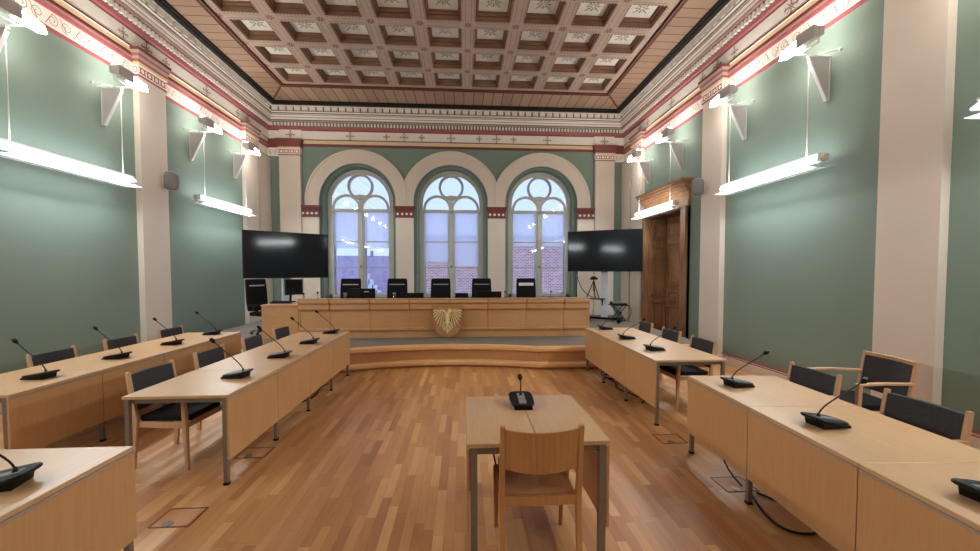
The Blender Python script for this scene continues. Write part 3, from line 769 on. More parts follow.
# monitors, glasses, microphones on the bench
def monitor(label, x, wd, ztop, y=8.55):
    z0 = DK + .73; t = thing('monitor', label, 'monitor', (x, y, z0), 0, 'monitors on the judges bench')
    hh = ztop - z0
    b = MB(); b.box(-wd/2, wd/2, -.015, .02, max(.03, hh - .3), hh); b.build('casing', 'black', t, bevel=.004)
    b = MB(); b.box(-wd/2 + .012, wd/2 - .012, .02, .024, max(.03, hh - .3) + .01, hh - .012); b.build('screen', 'screen', t)
    b = MB(); b.box(-.1, .1, -.07, .07, 0, .012); b.bar((0, .0, .012), (0, .0, max(.05, hh*.5)), .04, .03); b.build('stand', 'black', t)
    return t
m1 = monitor('low black monitor standing between two left bench chairs', -2.13, .53, 1.395)
b = MB()
for i in range(5): b.box(.04 + i*.02, .055 + i*.02, -.018, -.0155, .19, .205)
b.build('white_mark', 'white', m1)
monitor('flat black monitor left of the middle swivel chair', -1.12, .53, 1.30)
monitor('wide black monitor standing before the fourth bench chair', .53, .54, 1.325)
def tumbler(label, x, y=8.38):
    z0 = DK + .802 if y < 8.33 else DK + .73
    t = thing('drinking_glass', label, 'glass', (x, y, z0), 0, 'glasses on the bench'); b = MB()
    b.tube([(0, 0, 0), (0, 0, .17)], .03, 14, r1=.037); b.build('glass', 'tumbler', t)
    b = MB(); b.tube([(0, 0, .172), (0, 0, .18)], .04, 14); b.build('rim', 'alu', t); return t
tumbler('clear glass left of the low monitor on the bench', -2.44); tumbler('clear glass beside the second bench chair', -1.44)
b = MB(); b.box(-.14, .14, -.05, .05, 0, .07); b.box(.17, .22, -.03, .03, 0, .06)
t = tag(b.build('desk_phone', 'black', loc=(-.05, 8.6, DK + .73)), 'small black device on the bench beneath the middle window', 'phone')
t.location.z = DK + .73
b2 = MB(); b2.box(-.14, .14, -.04, .04, .07, .16); b2.build('receiver', 'black', t)

# ------------------------------------------------------------------ gooseneck microphones
def mic_proto(label, loc, rz, group, thin=False, L=(.25, .26)):
    # local: speaker sits towards -Y, raised end of the base towards +Y
    t = thing('gooseneck_microphone', label, 'microphone', loc, rz, group)
    b = MB(); n = 24; st = []
    def outl(k, zoff, rear=0):
        o = []
        for i in range(n):
            a = 2*PI*i/n; cx_, sy_ = math.cos(a), math.sin(a)
            x = .092*math.copysign(abs(cx_)**.55, cx_)*k; y = .12*math.copysign(abs(sy_)**(.5 if sy_ < 0 else .35), sy_)*k
            x *= 1 - .12*max(0, -y/.13)**1.5
            z = .026 + (y + .13)/.26*.042 + zoff
            o.append((x, y, z))
        return o
    for k_, zo in ((.93, -.016), (1, -.010), (1, -.002), (.95, .004)): st.append(outl(k_, zo))
    b.v = [p for q in st for p in q]
    for i in range(3):
        for k_ in range(n): k2 = (k_ + 1) % n; b.face((i*n + k_, i*n + k2, (i+1)*n + k2, (i+1)*n + k_), 0, i != 2)
    b.face(range(n)[::-1]); b.face(range(3*n, 4*n))
    prof = [(-.12, .0), (-.12, .014), (.085, .048), (.075, .0)]
    b.prism(prof, lambda u, v: (-.066, u, v), lambda u, v: (.066, u, v))
    base = b.build('base', 'black', t)
    b = MB(); b.hexa([(-.027, -.085, .030), (.027, -.085, .030), (.027, .075, .058), (-.027, .075, .058), (-.027, -.085, .0385), (.027, -.085, .0385), (.027, .075, .0665), (-.027, .075, .0665)]); b.build('keypad', 'key', base)
    pts = curve_pts((0, .05, .06), (0, .055, .13), (0, -.02 - L[0]*.3, .08 + L[1]*.45), (0, -L[0], .05 + L[1]), 12)
    b = MB(); b.tube([(0, .05, .055), (0, .05, .085)], .013, 10, r1=.006); b.tube(pts, .0048, 8); gn = b.build('gooseneck', 'blackm', t)
    b = MB(); d = (pts[-1] - pts[-2]).normalized(); e = pts[-1]
    b.tube([e - d*.012, e, e + d*.01, e + d*.04, e + d*.052], [.007, .012, .018, .017, .006], 10); b.build('microphone_head', 'black', gn)
    return t
TZ = .75
g = 'gooseneck microphones on the tables'
P = mic_proto('black gooseneck microphone on the small centre table', (.43, 2.96, TZ), 0, g, L=(-.07, .125))
CENTRE_MIC = P
PR = mic_proto('gooseneck microphone on left wall-side table row, nearest the camera', (-3.98, 4.0, TZ), -PI/2 - .08, g, L=(.215, .285))
for y, l in ((4.86, 'gooseneck microphone second from camera on left wall-side table row'), (5.74, 'gooseneck microphone third from camera on left wall-side table row'), (6.62, 'gooseneck microphone at the far end of left wall-side table row')):
    copy_tree(PR, (-4.0, y, TZ), -PI/2 + random.uniform(-.06, .06), l)
for y, l in ((3.92, 'gooseneck microphone on left inner table row, nearest the camera'), (4.80, 'gooseneck microphone second from camera on left inner table row'), (5.70, 'gooseneck microphone third from camera on left inner table row'), (6.62, 'gooseneck microphone at far end of left inner table row')):
    copy_tree(PR, (-2.15, y, TZ), -PI/2 + random.uniform(-.06, .06), l)
copy_tree(PR, (-2.16, 1.98, TZ), -PI/2 + .25, 'gooseneck microphone on the near left table cut by the frame')
PR2 = mic_proto('gooseneck microphone at far end of right table row, beside the podium', (2.44, 6.76, TZ), PI/2 + .1, g, L=(.265, .225))
for x, y, l in ((2.39, 5.78, 'gooseneck microphone on middle far right table'), (2.40, 4.93, 'gooseneck microphone at near end of the far right tables'), (2.37, 3.33, 'gooseneck microphone at far end of the near right tables'),
                (2.33, 2.43, 'gooseneck microphone on middle near right table'), (2.29, 1.57, 'microphone cut by the right edge on the nearest right table')):
    copy_tree(PR2, (x + .02, y, TZ), PI/2 + .1 + random.uniform(-.05, .05), l)
for x, y, z, l in ((-3.02, 8.5, DK + .73, 'thin microphone at left end of the judges bench'), (.86, 8.6, DK + .73, 'thin microphone right of the fourth chair on the bench'), (1.86, 8.6, DK + .73, 'thin microphone beside the last chair on the bench'), (-3.45, 8.9, DK + .685, 'microphone on the clerk desk below the arm monitor')):
    copy_tree(CENTRE_MIC, (x, y, z), PI + .2, l, 'gooseneck microphones on the bench')

# ------------------------------------------------------------------ conference tables
def table(label, x_in, y0, y1, side, wd=.83, outer=(True, True), group='conference tables in rows', rz=0, piv=None):
    # x_in: inner (panel) edge; side -1: table extends to -X, +1: to +X
    yc = (y0 + y1)/2; hl = (y1 - y0)/2
    t = thing('conference_table', label, 'table', (x_in, yc, 0), 0, group); s_ = side
    b = MB(); b.box(0, s_*wd, -hl + .0015, hl - .0015, .705, .73); b.build('tabletop', 'beechx', t, bevel=.003)
    b = MB(); b.box(-s_*.004, s_*.012, -hl + .002, hl - .002, .694, .705); b.build('edge_strip', 'alu', t)
    b = MB(); b.box(-s_*.002, s_*.016, -hl + .0035, hl - .0035, .205, .692); b.build('modesty_panel', 'beech', t)
    b = MB(); b.box(s_*.06, s_*.10, -hl + .03, hl - .03, .665, .705); b.box(s_*(wd - .07), s_*(wd - .04), -hl + .03, hl - .03, .665, .705)
    for e in (-1, 1): b.box(s_*.06, s_*(wd - .04), e*(hl - .05) - .015, e*(hl - .05) + .015, .665, .705)
    b.build('under_frame', 'steel', t)
    for k, e in enumerate((-1, 1)):
        if k == 0 or outer[1]:
            b = MB(); b.box(s_*.018, s_*.05, e*(hl - .02) - .016, e*(hl - .02) + .016, .02, .705, 0); b.box(s_*.014, s_*.054, e*(hl - .02) - .019, e*(hl - .02) + .019, 0, .02, 1); b.build('leg', ['steel', 'black'], t)
        if outer[k]:
            b = MB(); b.box(s_*(wd - .05), s_*(wd - .018), e*(hl - .02) - .016, e*(hl - .02) + .016, .02, .705, 0); b.box(s_*(wd - .054), s_*(wd - .014), e*(hl - .02) - .019, e*(hl - .02) + .019, 0, .02, 1); b.build('leg', ['steel', 'black'], t)
    t.scale = (1, 1, .75/.73)
    if rz:
        p = Vector((piv[0], piv[1], 0)); o = Vector(t.location) - p; c_, s2 = math.cos(rz), math.sin(rz)
        t.location = (p.x + o.x*c_ - o.y*s2, p.y + o.x*s2 + o.y*c_, 0); t.rotation_euler = (0, 0, rz)
    return t
o4 = ['nearest the camera', 'second from the camera', 'third from the camera', 'farthest, beside the podium']
for i in range(4): table('light wood table of the left wall-side row, ' + o4[i], -3.70, 3.46 + .85*i, 4.31 + .85*i, -1, .84, (i == 0, i == 3))
for i in range(4): table('light wood table of the left inner row, ' + o4[i], -1.92, 3.35 + .868*i, 3.35 + .868*(i+1), -1, .82, (i == 0, i == 3))
for i in range(2): table('light wood table at lower left corner, ' + ['cut by the bottom edge', 'its far end free'][i], -1.90, .61 + .895*i, 1.505 + .895*i, -1, .84, (i == 0, i == 1))
for i in range(3): table('light wood table of the far right row, ' + ['nearest the camera', 'the middle one', 'beside the podium'][i], 2.155, 4.35 + .87*i, 5.22 + .87*i, 1, .84, (i == 0, i == 2))
for i in range(3): table('light wood table of the near right row, ' + ['closest to the camera', 'the middle one', 'at its far end'][i], 2.155, 1.05 + .88*i, 1.93 + .88*i, 1, .83, (i == 0, i == 2), rz=math.radians(-3.0), piv=(2.155, 3.69))

# small centre table
t = thing('small_table', 'small square light wood table in the centre behind the plain chair', 'table', (.44, 2.735, 0)); t.scale = (.98, .975, .75/.73)
for s_ in (-1, 1):
    b = MB(); b.box(s_*.0015, s_*.435, -.455, .455, .705, .73); b.build('tabletop', 'beechx', t, bevel=.003)
    b = MB(); b.box(s_*.419, s_*.437, -.44, .455, .205, .692); b.build('side_panel', 'beech', t)
    for e in (-1, 1):
        b = MB(); b.box(s_*.372, s_*.412, e*.43 - .02, e*.43 + .02, 0, .705); b.build('leg', 'steel', t)
b = MB(); b.box(-.41, .41, -.43, -.40, .66, .705); b.box(-.41, .41, .40, .43, .66, .705); b.box(-.02, .02, -.4, .4, .67, .705); b.build('under_frame', 'steel', t)
b = MB(); b.box(-.34, -.2, -.1, .1, .62, .70); b.build('cable_box', 'black', t)
b = MB(); b.tube(curve_pts((.19, 2.72, .62), (.2, 2.6, .3), (.3, 2.9, .35), (.42, 3.0, .01), 14), .006, 8); tag(b.build('power_cable', 'black'), 'black cable hanging under the small centre table', 'cable')

# ------------------------------------------------------------------ chairs
def armchair(label, loc, rz, group, top_rail=False, name='conference_chair'):
    t = thing(name, label, 'chair', loc, rz, group)      # front towards +Y
    for s_ in (-1, 1):
        b = MB(); x = s_*.25
        b.bar((x, -.25, 0), (x, -.215, .44), .03, .036, up=(0, 1, 0), w2=(.03, .045)); b.bar((x, -.215, .43), (x, -.275, .86), .03, .045, up=(0, 1, 0), w2=(.028, .03)); b.build('rear_leg', 'chairwood', t, bevel=.004)
        b = MB(); b.bar((s_*.295, .265, 0), (s_*.29, .25, .4), .028, .028, up=(0, 1, 0), w2=(.038, .04)); b.bar((s_*.29, .25, .4), (s_*.285, .235, .655), .038, .04, up=(0, 1, 0), w2=(.036, .034)); b.build('front_leg', 'chairwood', t, bevel=.006)
        b = MB(); b.bar((x, -.25, .665), (s_*.277, .05, .672), .035, .022, up=(0, 0, 1)); b.bar((s_*.277, .045, .672), (s_*.287, .26, .66), .045, .022, up=(0, 0, 1), w2=(.05, .02)); b.build('armrest', 'chairwood', t, bevel=.005)
        b = MB(); b.bar((x*.94, -.21, .39), (s_*.275, .24, .39), .02, .05); b.build('side_rail', 'chairwood', t)
    b = MB(); b.prism([(-.225, -.2), (.225, -.2), (.232, .2), (.2, .24), (-.2, .24), (-.232, .2)], lambda u, v: (u, v, .41), lambda u, v: (u, v, .465)); b.build('seat', 'seatfab', t, bevel=.015)
    b = MB(); b.bar((-.28, .235, .385), (.28, .235, .385), .02, .05); b.build('front_rail', 'chairwood', t)
    b = MB(); b.bar((-.245, -.2, .385), (.245, -.2, .385), .02, .05); b.build('rear_rail', 'chairwood', t)
    b = MB(); n = 8; zt = .832 if not top_rail else .825
    for i in range(n):
        x0 = -.235 + .47*i/n; x1 = -.235 + .47*(i + 1)/n
        def yy(x, z): return -.235 - (z - .5)*.13 - .028*(1 - (x/.235)**2)
        q = []
        for z in (.5, zt):
            q += [(x0, yy(x0, z) - .018, z), (x1, yy(x1, z) - .018, z), (x1, yy(x1, z) + .018, z), (x0, yy(x0, z) + .018, z)]
        b.hexa(q)
    b.build('backrest', 'fabric', t)
    if top_rail:
        b = MB()
        for i in range(n):
            x0 = -.25 + .5*i/n; x1 = -.25 + .5*(i + 1)/n; y = lambda x: -.278 - .028*(1 - (x/.25)**2)
            b.hexa([(x0, y(x0)-.02, .826), (x1, y(x1)-.02, .826), (x1, y(x1)+.02, .826), (x0, y(x0)+.02, .826), (x0, y(x0)-.02, .856), (x1, y(x1)-.02, .856), (x1, y(x1)+.02, .856), (x0, y(x0)+.02, .856)])
        b.build('top_rail', 'chairwood', t)
    return t
g = 'charcoal conference armchairs at the tables'
C0 = armchair('charcoal padded chair at left wall-side row, nearest the camera', (-4.44, 4.87, 0), -PI/2, g)
for y, l in ((5.79, 'charcoal padded chair in the middle behind left wall-side row'), (6.72, 'charcoal padded chair at left wall-side row, farthest away')): copy_tree(C0, (-4.44, y, 0), -PI/2, l)
for y, l in ((3.95, 'charcoal padded chair at left inner row, nearest the camera'), (4.83, 'charcoal padded chair second from camera at left inner row'), (5.78, 'charcoal padded chair third from camera at left inner row'), (6.66, 'charcoal padded chair at far end of left inner row')): copy_tree(C0, (-2.69, y, 0), -PI/2 + (-.05 if y < 4 else random.uniform(-.03, .03)), l)
for y, l in ((6.88, 'charcoal padded chair at far right tables, beside the podium'), (6.0, 'charcoal padded chair in the middle of the far right tables'), (5.16, 'charcoal padded chair at far right tables, nearest the camera')): copy_tree(C0, (2.95, y, 0), PI/2 + random.uniform(-.03, .03), l)
for x, y, l in ((2.97, 3.48, 'charcoal padded chair at far end of the near right tables'), (2.95, 2.57, 'charcoal padded chair nearest the camera on the right')): copy_tree(C0, (x, y, 0), PI/2, l)
W_ = armchair('wooden armchair with charcoal back standing apart against the right wall', (3.94, 3.72, 0), PI/2 - .12, None, True)
W_.scale = (1.08, 1.05, 1.06)

# plain plywood chair in the middle
t = thing('plywood_chair', 'plain all-wood chair with curved plywood back at the centre table', 'chair', (.44, 2.46, 0))
for s_ in (-1, 1):
    b = MB(); x = s_*.225
    b.bar((x, -.24, 0), (x, -.20, .45), .032, .036, up=(0, 1, 0), w2=(.032, .045)); b.bar((x, -.20, .44), (x, -.255, .885), .032, .045, up=(0, 1, 0), w2=(.03, .03)); b.build('rear_leg', 'plywood', t, bevel=.005)
    b = MB(); b.tube([(x, .22, 0), (x, .21, .3), (x, .2, .44)], [.013, .018, .02], 10); b.build('front_leg', 'plywood', t)
    b = MB(); b.bar((x*.96, -.19, .405), (x*.96, .2, .405), .02, .05); b.build('side_rail', 'plywood', t)
b = MB(); b.bar((-.22, -.205, .425), (.22, -.205, .425), .022, .055); b.build('rear_rail', 'plywood', t, bevel=.004)
b = MB(); b.bar((-.22, .2, .41), (.22, .2, .41), .022, .05); b.build('front_rail', 'plywood', t, bevel=.004)
b = MB(); n = 8
for i in range(n):
    x0 = -.205 + .41*i/n; x1 = -.205 + .41*(i+1)/n
    z = lambda x: .452 - .012*(1 - (x/.205)**2)
    b.hexa([(x0, -.19, z(x0)), (x1, -.19, z(x1)), (x1*1.03, .24, z(x1) + .01), (x0*1.03, .24, z(x0) + .01), (x0, -.19, z(x0)+.014), (x1, -.19, z(x1)+.014), (x1*1.03, .24, z(x1)+.024), (x0*1.03, .24, z(x0)+.024)])
b.build('seat', 'plywood', t)
b = MB(); n = 12
for i in range(n):
    x0 = -.21 + .42*i/n; x1 = -.21 + .42*(i + 1)/n
    cv = lambda x: (1 - (x/.21)**2)
    y = lambda x, z: -.225 - (z - .6)*.12 - .035*cv(x) + .0
    zt = lambda x: .868 - .012*cv(x); zb = lambda x: .63 - .022*cv(x)
    q = []
    for zf in (zb, zt): q += [(x0, y(x0, zf(x0)) - .007, zf(x0)), (x1, y(x1, zf(x1)) - .007, zf(x1)), (x1, y(x1, zf(x1)) + .007, zf(x1)), (x0, y(x0, zf(x0)) + .007, zf(x0))]
    b.hexa(q)
b.build('backrest', 'plywood', t, bevel=.002)

# ------------------------------------------------------------------ large screens on trolleys
def screen(label, pl, pr_, z0, z1, name='display_screen'):
    # pl, pr_: left and right edge positions in plan (as seen from the room)
    cx, cy = (pl[0] + pr_[0])/2, (pl[1] + pr_[1])/2; wd = math.hypot(pr_[0]-pl[0], pr_[1]-pl[1]); rz = math.atan2(pr_[1]-pl[1], pr_[0]-pl[0])
    t = thing(name, label, 'screen', (cx, cy, DK), rz, 'large switched-off screens'); a, c_ = z0 - DK, z1 - DK
    b = MB(); b.box(-wd/2, wd/2, -.01, .055, a, c_); b.build('casing', 'black', t, bevel=.006)
    b = MB(); b.box(-wd/2 + .018, wd/2 - .018, -.0115, -.009, a + .03, c_ - .018); b.build('panel', 'screen', t)
    b = MB(); b.box(-.09, .09, .14, .19, .08, c_ - .3); b.build('column', 'ltblue', t)
    b = MB(); b.box(-.3, .3, .055, .085, a + .25, c_ - .25); b.box(-.12, .12, .08, .14, a + .4, c_ - .4); b.build('mounting_plate', 'blackm', t)
    b = MB(); b.box(-.45, .45, .12, .22, .06, .12)
    for s_ in (-1, 1): b.box(s_*.39, s_*.46, -.22, .38, .05, .11)
    b.build('base', 'black', t)
    for sx in (-1, 1):
        for y in (-.18, .34):
            b = MB(); b.tube([(sx*.425 - .015, y, .027), (sx*.425 + .015, y, .027)], .027, 12); b.build('castor', 'black', t)
    return t
screen('large black wall-wide screen on a stand before the left windows side', (-4.74, 8.93), (-3.32, 10.05), 1.60, 2.65).__setitem__('label', 'large black screen on a stand at the left of the podium')
tr = screen('large black screen on a wheeled stand beside the oak door', (2.86, 10.9), (4.54, 9.93), 1.75, 2.845)
b = MB(); b.box(-.5, .02, -.16, .18, .61, .63); b.bar((-.05, .13, .6), (-.05, .16, .4), .03, .03); b.build('tray', 'black', tr)
def in_tr(x, y, z):
    c_, s_ = math.cos(tr.rotation_euler.z), math.sin(tr.rotation_euler.z); l = tr.location
    return (l.x + x*c_ - y*s_, l.y + x*s_ + y*c_, l.z + z)
t = thing('camera_tripod', 'black camera on a small tripod beneath the right screen', 'tripod', in_tr(-.26, .02, .63))
for i in range(3):
    a = i*2*PI/3 + .5; b = MB(); b.tube([(.02*math.cos(a), .02*math.sin(a), .42), (.2*math.cos(a), .16*math.sin(a), .005)], .013, 8); b.build('leg', 'blackm', t)
b = MB(); b.tube([(0, 0, .2), (0, 0, .5)], .014, 8); b.ball((0, 0, .43), .035); b.build('centre_post', 'blackm', t)
b = MB(); b.box(-.09, .09, -.06, .06, .5, .56); b.tube([(0, -.06, .54), (0, -.1, .54)], .03, 12); b.box(-.05, .05, -.04, .05, .56, .59); b.build('camera_body', 'black', t, bevel=.006)
t = thing('equipment_stand', 'small black folding stand with audio mixer beneath the right screen', 'stand', (4.25, 10.75, DK))
b = MB()
for s_ in (-1, 1): b.tube([(s_*.18, -.1, .0), (-s_*.18, -.1, .42)], .013, 8); b.tube([(s_*.18, .1, .0), (-s_*.18, .1, .42)], .013, 8)
b.build('crossed_legs', 'blackm', t)
b = MB(); b.box(-.24, .24, -.16, .16, .42, .44); b.build('tray', 'black', t)
m = thing('audio_mixer', 'audio mixer with pale knobs on the small black folding stand', 'mixer', (4.25, 10.75, DK + .44))
b = MB(); b.hexa([(-.2, -.13, 0), (.2, -.13, 0), (.2, .13, 0), (-.2, .13, 0), (-.2, -.13, .03), (.2, -.13, .03), (.2, .13, .08), (-.2, .13, .08)]); b.build('casing', 'blackm', m)
b = MB()
for i in range(6):
    for j in range(3): z = .034 + .05*(j*.07 + .03)/.26 + .004; b.tube([(-.16 + i*.064, -.09 + j*.07, z), (-.16 + i*.064, -.09 + j*.07, z + .02)], .012, 8)
b.build('knobs', 'white', m)
for pts, l in (((in_tr(-.75, .1, 1.37), in_tr(-.7, .15, .9), in_tr(-.5, .0, .75), in_tr(-.3, .08, .66)), 'thin black cable looping from the right screen to the tripod'),
               ((in_tr(-.72, .1, 1.37), in_tr(-.78, .2, .7), in_tr(-.8, .1, .3), in_tr(-.42, .15, .13)), 'black cable falling from the right screen to the trolley base'),
               (((4.3, 10.7, DK + .46), (4.6, 10.5, .9), (4.55, 10.3, .45), (4.0, 10.2, .42)), 'black cable hanging from the small mixer stand')):
    b = MB(); b.tube(curve_pts(*pts, 16), .009, 6); tag(b.build('cable', 'black'), l, 'cable')
# clerk desk monitor on an arm, keyboard
t = thing('arm_monitor', 'tilted dark monitor on an arm above the clerk desk', 'monitor', (-3.68, 8.92, DK + .685), 1.0)
b = MB(); b.box(-.21, .21, -.012, .018, .16, .50); b.build('casing', 'navy', t, bevel=.005)
b = MB(); b.box(-.195, .195, -.014, -.012, .175, .485); b.build('screen', 'screen', t)
b = MB(); b.bar((0, .02, .25), (.02, -.16 + .3, .16), .035, .03); b.bar((.02, .14, .16), (.02, .16, .02), .035, .03); b.build('arm', 'black', t)
b = MB(); b.box(-.06, .1, .08, .22, 0, .02); b.build('clamp', 'black', t)
b = MB(); b.box(-.2, .2, -.07, .07, 0, .025); b.v = [(x, y, z + (.02 if (y > 0 and z > 0) else 0)) for x, y, z in b.v]
k = tag(b.build('keyboard', 'black', loc=(-3.82, 8.62, DK + .685)), 'black keyboard lying on the clerk desk', 'keyboard')
b = MB()
for i in range(12):
    for j in range(4): b.box(-.185 + i*.031, -.160 + i*.031, -.055 + j*.029, -.032 + j*.029, .026 + .02*(j+.0)/4*.7, .034 + .02*j/4)
b.build('keys', 'blackm', k)

# ------------------------------------------------------------------ pendant lights
def pendant(label, side, yc, zc=3.24):
    x = 4.66 if side > 0 else -5.43
    t = thing('pendant_light', label, 'light', (x, yc, zc), 0, 'fluorescent pendant lights along the walls')
    L = 1.04; sec = [(-.075, .0), (-.055, .045), (0, .06), (.055, .045), (.075, 0), (.055, -.04), (0, -.05), (-.055, -.04)]
    b = MB(); st = [(-L, .35), (-L + .07, 1), (L - .12, 1), (L, .25)]; bb = 0
    for (y, s_) in st: b.v += [(u*s_, y, v*s_) for u, v in sec]
    n = 8
    for i in range(3):
        for k in range(n):
            k2 = (k + 1) % n; wallside = (k in (2, 3, 4, 5)) if side > 0 else (k in (0, 1, 6, 7))
            wallside = k in ((2, 3, 4) if side > 0 else (0, 1, 7))
            b.face((i*n + k, i*n + k2, (i+1)*n + k2, (i+1)*n + k), 1 if k >= 4 else 0)
    b.face(range(n)[::-1]); b.face(range(3*n, 4*n)); b.build('diffuser', ['tube', 'tubelow'], t)
    for (nm, W_, dz, wid, d_) in (('tube_light', DOWN, -.112, .10, (-side*1.0, 0, -.85)), ('wall_light', UPW, .09, .05, (side*.3, 0, 1))):
        ld = bpy.data.lights.new(nm, 'AREA'); ld.shape = 'RECTANGLE'; ld.size = wid; ld.size_y = 1.85; ld.energy = W_; ld.color = (.95, .99, 1)
        lo = bpy.data.objects.new(nm, ld); COL.objects.link(lo); lo.parent = t; lo.location = (0, 0, dz)
        lo.rotation_euler = (0, math.atan2(-d_[0], -d_[2]), 0)
    b = MB(); b.box(-.14, .14, -L + .1, L - .05, -.105, -.099); b.build('lower_plate', 'acrylic', t)
    b = MB()
    for y in (-.9, 0, .9):
        for s_ in (-1, 1): b.tube([(s_*.12, y, -.1), (s_*.06, y, -.03)], .004, 6)
    b.box(-.02, .02, -L + .05, L - .05, .056, .08); b.build('spine', 'white', t)
    b = MB(); b.tube([(0, -L - .07, 0), (0, -L - .0, 0)], .04, 10); b.box(-.06, .06, -L - .03, -L + .0, -.05, .05); b.build('end_cap', 'white', t)
    for y in (-.8, .8):
        b = MB(); b.tube([(0, y, .07), (0, y, 4.64 - zc)], .0065, 6); b.build('cable', 'white', t)
    return t
wl = {-1: 'left', 1: 'right'}
for side in (-1, 1):
    pendant('long fluorescent light hanging on %s wall, nearer the camera' % wl[side], side, 6.02)
    pendant('long fluorescent light hanging on %s wall, near the podium' % wl[side], side, 9.65, 3.27)
    pendant('long fluorescent light on the %s wall beside the camera' % wl[side], side, 2.4)
    pendant('unseen fluorescent light added on the %s wall behind the camera' % wl[side], side, -1.2)  # out-of-view repeat of the wall pendants, added to light the room
def bracket(label, side, y):
    s_ = -side; x = XR if side > 0 else XL
    t = thing('bracket_floodlight', label, 'wall light', (x, y, 4.07), 0, 'triangular wall brackets with floodlights')
    b = MB(); p = [(0, .0), (0, .57), (.29, .57), (.29, .53), (.04, .0)]
    b.prism([(u*s_, v) for u, v in p], lambda u, v: (u, -.012, v), lambda u, v: (u, .012, v)); b.build('bracket_plate', 'wgrey', t)
    b = MB(); b.bar((s_*.01, 0, .58), (s_*.31, 0, .58), .05, .015); b.bar((s_*.04, 0, .0), (s_*.3, 0, .54), .05, .012); b.bar((s_*.008, 0, 0), (s_*.008, 0, .58), .05, .012, up=(1, 0, 0)); b.build('flange', 'white', t)
    b = MB(); b.bar((s_*.22, .0, .60), (s_*.50, .0, .60), .02, .02); b.bar((s_*.44, -.30, .60), (s_*.44, -.30, .80), .014, .014); b.bar((s_*.44, -.30, .60), (s_*.44, .02, .60), .014, .014); b.tube([(0, -.16, .60), (s_*.2, -.05, .60)], .008, 8); b.ball((s_*.012, -.17, .60), .022, 8, 6); b.build('arm', 'white', t)
    b = MB(); b.hexa([(s_*.40, -.34, .68), (s_*.54, -.34, .64), (s_*.54, -.06, .64), (s_*.40, -.06, .68), (s_*.40, -.34, .78), (s_*.54, -.34, .80), (s_*.54, -.06, .80), (s_*.40, -.06, .78)]); b.build('lamp_housing', 'wgrey', t)
    b = MB(); b.box(s_*.42, s_*.52, -.32, -.08, .80, .812); b.build('lamp_slit', 'flood', t)
    b = MB(); b.hexa([(s_*.41, -.055, .66), (s_*.52, -.055, .64), (s_*.52, .24, .64), (s_*.41, .24, .66), (s_*.42, -.055, .76), (s_*.51, -.055, .77), (s_*.51, .22, .74), (s_*.42, .22, .73)]); b.build('lamp_glass', 'flood', t)
    return t
ords = {5.22: 'fourth from the corner', 6.82: 'third from the corner', 8.85: 'second from the corner', 10.45: 'next to the back corner', 3.2: 'fifth from the corner', 1.6: 'sixth from the corner', -.4: 'seventh from the corner', -2.0: 'eighth from the corner'}
for side in (-1, 1):
    for y, l in ords.items(): bracket('white triangular bracket with floodlight high on %s wall, %s' % (wl[side], l), side, y)

# ------------------------------------------------------------------ loudspeakers on pilasters
for side in (-1, 1):
    s_ = -side; x = (XR if side > 0 else XL) + s_*.10
    t = thing('wall_speaker', 'rounded grey loudspeaker on the %s wall pilaster' % wl[side], 'speaker', (x, 7.86 if side > 0 else 7.96, 3.44), 0, 'rounded wall speakers')
    b = MB(); b.tube([(s_*.0, 0, 0), (s_*.1, 0, 0)], .03, 10); b.box(0, s_*.015, -.05, .05, -.07, .07); b.build('wall_mount', 'white', t)
    b = MB(); n = 20; pr_ = []
    def se(hx, hz): return [(hx*math.copysign(abs(math.cos(2*PI*i/n))**.6, math.cos(2*PI*i/n)), hz*math.copysign(abs(math.sin(2*PI*i/n))**.6, math.sin(2*PI*i/n))) for i in range(n)]
    dirv = Vector((s_*.75, -.66, 0)).normalized(); sd = Vector((-dirv.y, dirv.x, 0)); base = Vector((s_*.10, 0, 0))
    lay = [(0, .6), (.05, .95), (.08, 1)]; 
    for d_, k in lay:
        for u, v in se(.125*k, .18*k): b.v.append(tuple(base + dirv*d_ + sd*u + Vector((0, 0, v))))
    for i in range(2):
        for k in range(n): k2 = (k+1) % n; b.face((i*n + k, i*n + k2, (i+1)*n + k2, (i+1)*n + k), 0, True)
    b.face(range(n)[::-1]); b.face(range(2*n, 3*n)); b.build('cabinet', 'white', t)
    b = MB(); lay = [(.081, .97), (.105, .93), (.13, .75), (.14, .4)]
    for d_, k in lay:
        for u, v in se(.125*k, .18*k): b.v.append(tuple(base + dirv*d_ + sd*u + Vector((0, 0, v))))
    for i in range(3):
        for k in range(n): k2 = (k+1) % n; b.face((i*n + k, i*n + k2, (i+1)*n + k2, (i+1)*n + k), 0, True)
    b.face(range(3*n, 4*n)); b.build('grille', 'spk', t)

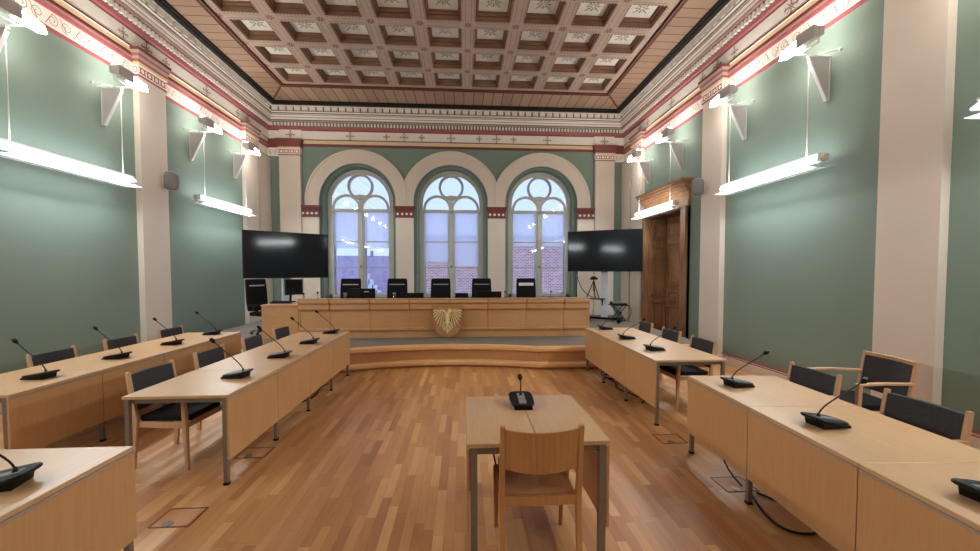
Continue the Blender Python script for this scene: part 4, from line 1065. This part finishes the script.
# ------------------------------------------------------------------ floor boxes and cables
def floor_box(label, x, y, w_=.26, d_=.22):
    t = thing('floor_outlet', label, 'floor outlet', (x, y, 0), 0, 'floor outlets let into the parquet'); b = MB()
    for s_ in (-1, 1):
        b.box(s_*w_/2 - .006, s_*w_/2 + .006, -d_/2, d_/2, 0, .003); b.box(-w_/2, w_/2, s_*d_/2 - .006, s_*d_/2 + .006, 0, .003)
    b.build('frame', 'fram', t)
    b = MB(); b.box(-w_/2 + .008, w_/2 - .008, -d_/2 + .008, d_/2 - .008, 0, .002); b.build('lid', 'podium', t)
    b = MB(); b.tube([(-.03, -d_/2 + .035, .002), (-.03, -d_/2 + .035, .006)], .035, 14); b.build('cable_flap', 'steel', t)
for x, y, l in ((-2.03, 2.93, 'flush floor outlet on the parquet beside the near left table'), (-2.02, 3.95, 'floor outlet half under the left inner table row'), (2.15, 4.0, 'floor outlet between the two right table rows'), (2.22, 3.1, 'floor outlet under the near right tables')): floor_box(l, x, y)
def cable(label, pts, r=.007):
    b = MB(); P_ = []
    for i in range(0, len(pts) - 3, 3): P_ += curve_pts(*pts[i:i+4], 10)[(1 if i else 0):]
    b.tube(P_, r, 7); tag(b.build('floor_cable', 'black'), l_ if False else label, 'cable')
cable('black cable drooping from the near right tables to the floor', [(2.3, 3.55, .66), (2.3, 3.4, .3), (2.2, 3.35, .1), (2.25, 3.05, .012)])
cable('black cable coiled on the floor beneath the near right tables', [(2.25, 2.95, .012), (2.15, 2.7, .012), (2.05, 2.45, .012), (2.3, 2.45, .012), (2.5, 2.45, .012), (2.4, 2.8, .012), (2.3, 2.95, .012)], .009)
cable('tangled black cable on the floor beneath the far right tables', [(2.5, 6.9, .012), (2.1, 6.5, .012), (2.5, 6.2, .012), (2.3, 5.9, .012), (2.2, 5.6, .012), (2.6, 5.3, .012), (2.35, 5.1, .012)], .01)
cable('black cable lying beneath the left inner table row', [(-2.1, 6.3, .012), (-2.3, 6.0, .012), (-1.9, 5.8, .012), (-2.2, 5.4, .012)], .009)
cable('second tangle of black cable under the far right tables near their middle', [(2.6, 6.4, .012), (2.25, 6.1, .012), (2.2, 6.6, .012), (2.45, 6.55, .012), (2.65, 6.0, .012), (2.3, 5.5, .012), (2.5, 5.6, .012)], .012)
t = thing('wall_socket', 'small white wall box between the oak door and the corner pilaster', 'socket', (XR, 10.70, 1.05))
b = MB(); b.box(-.03, 0, -.04, .04, -.06, .06); b.build('housing', 'white', t, bevel=.006)
b = MB(); b.tube([(-.03, 0, 0), (-.034, 0, 0)], .025, 14); b.build('outlet_face', 'wgrey', t)
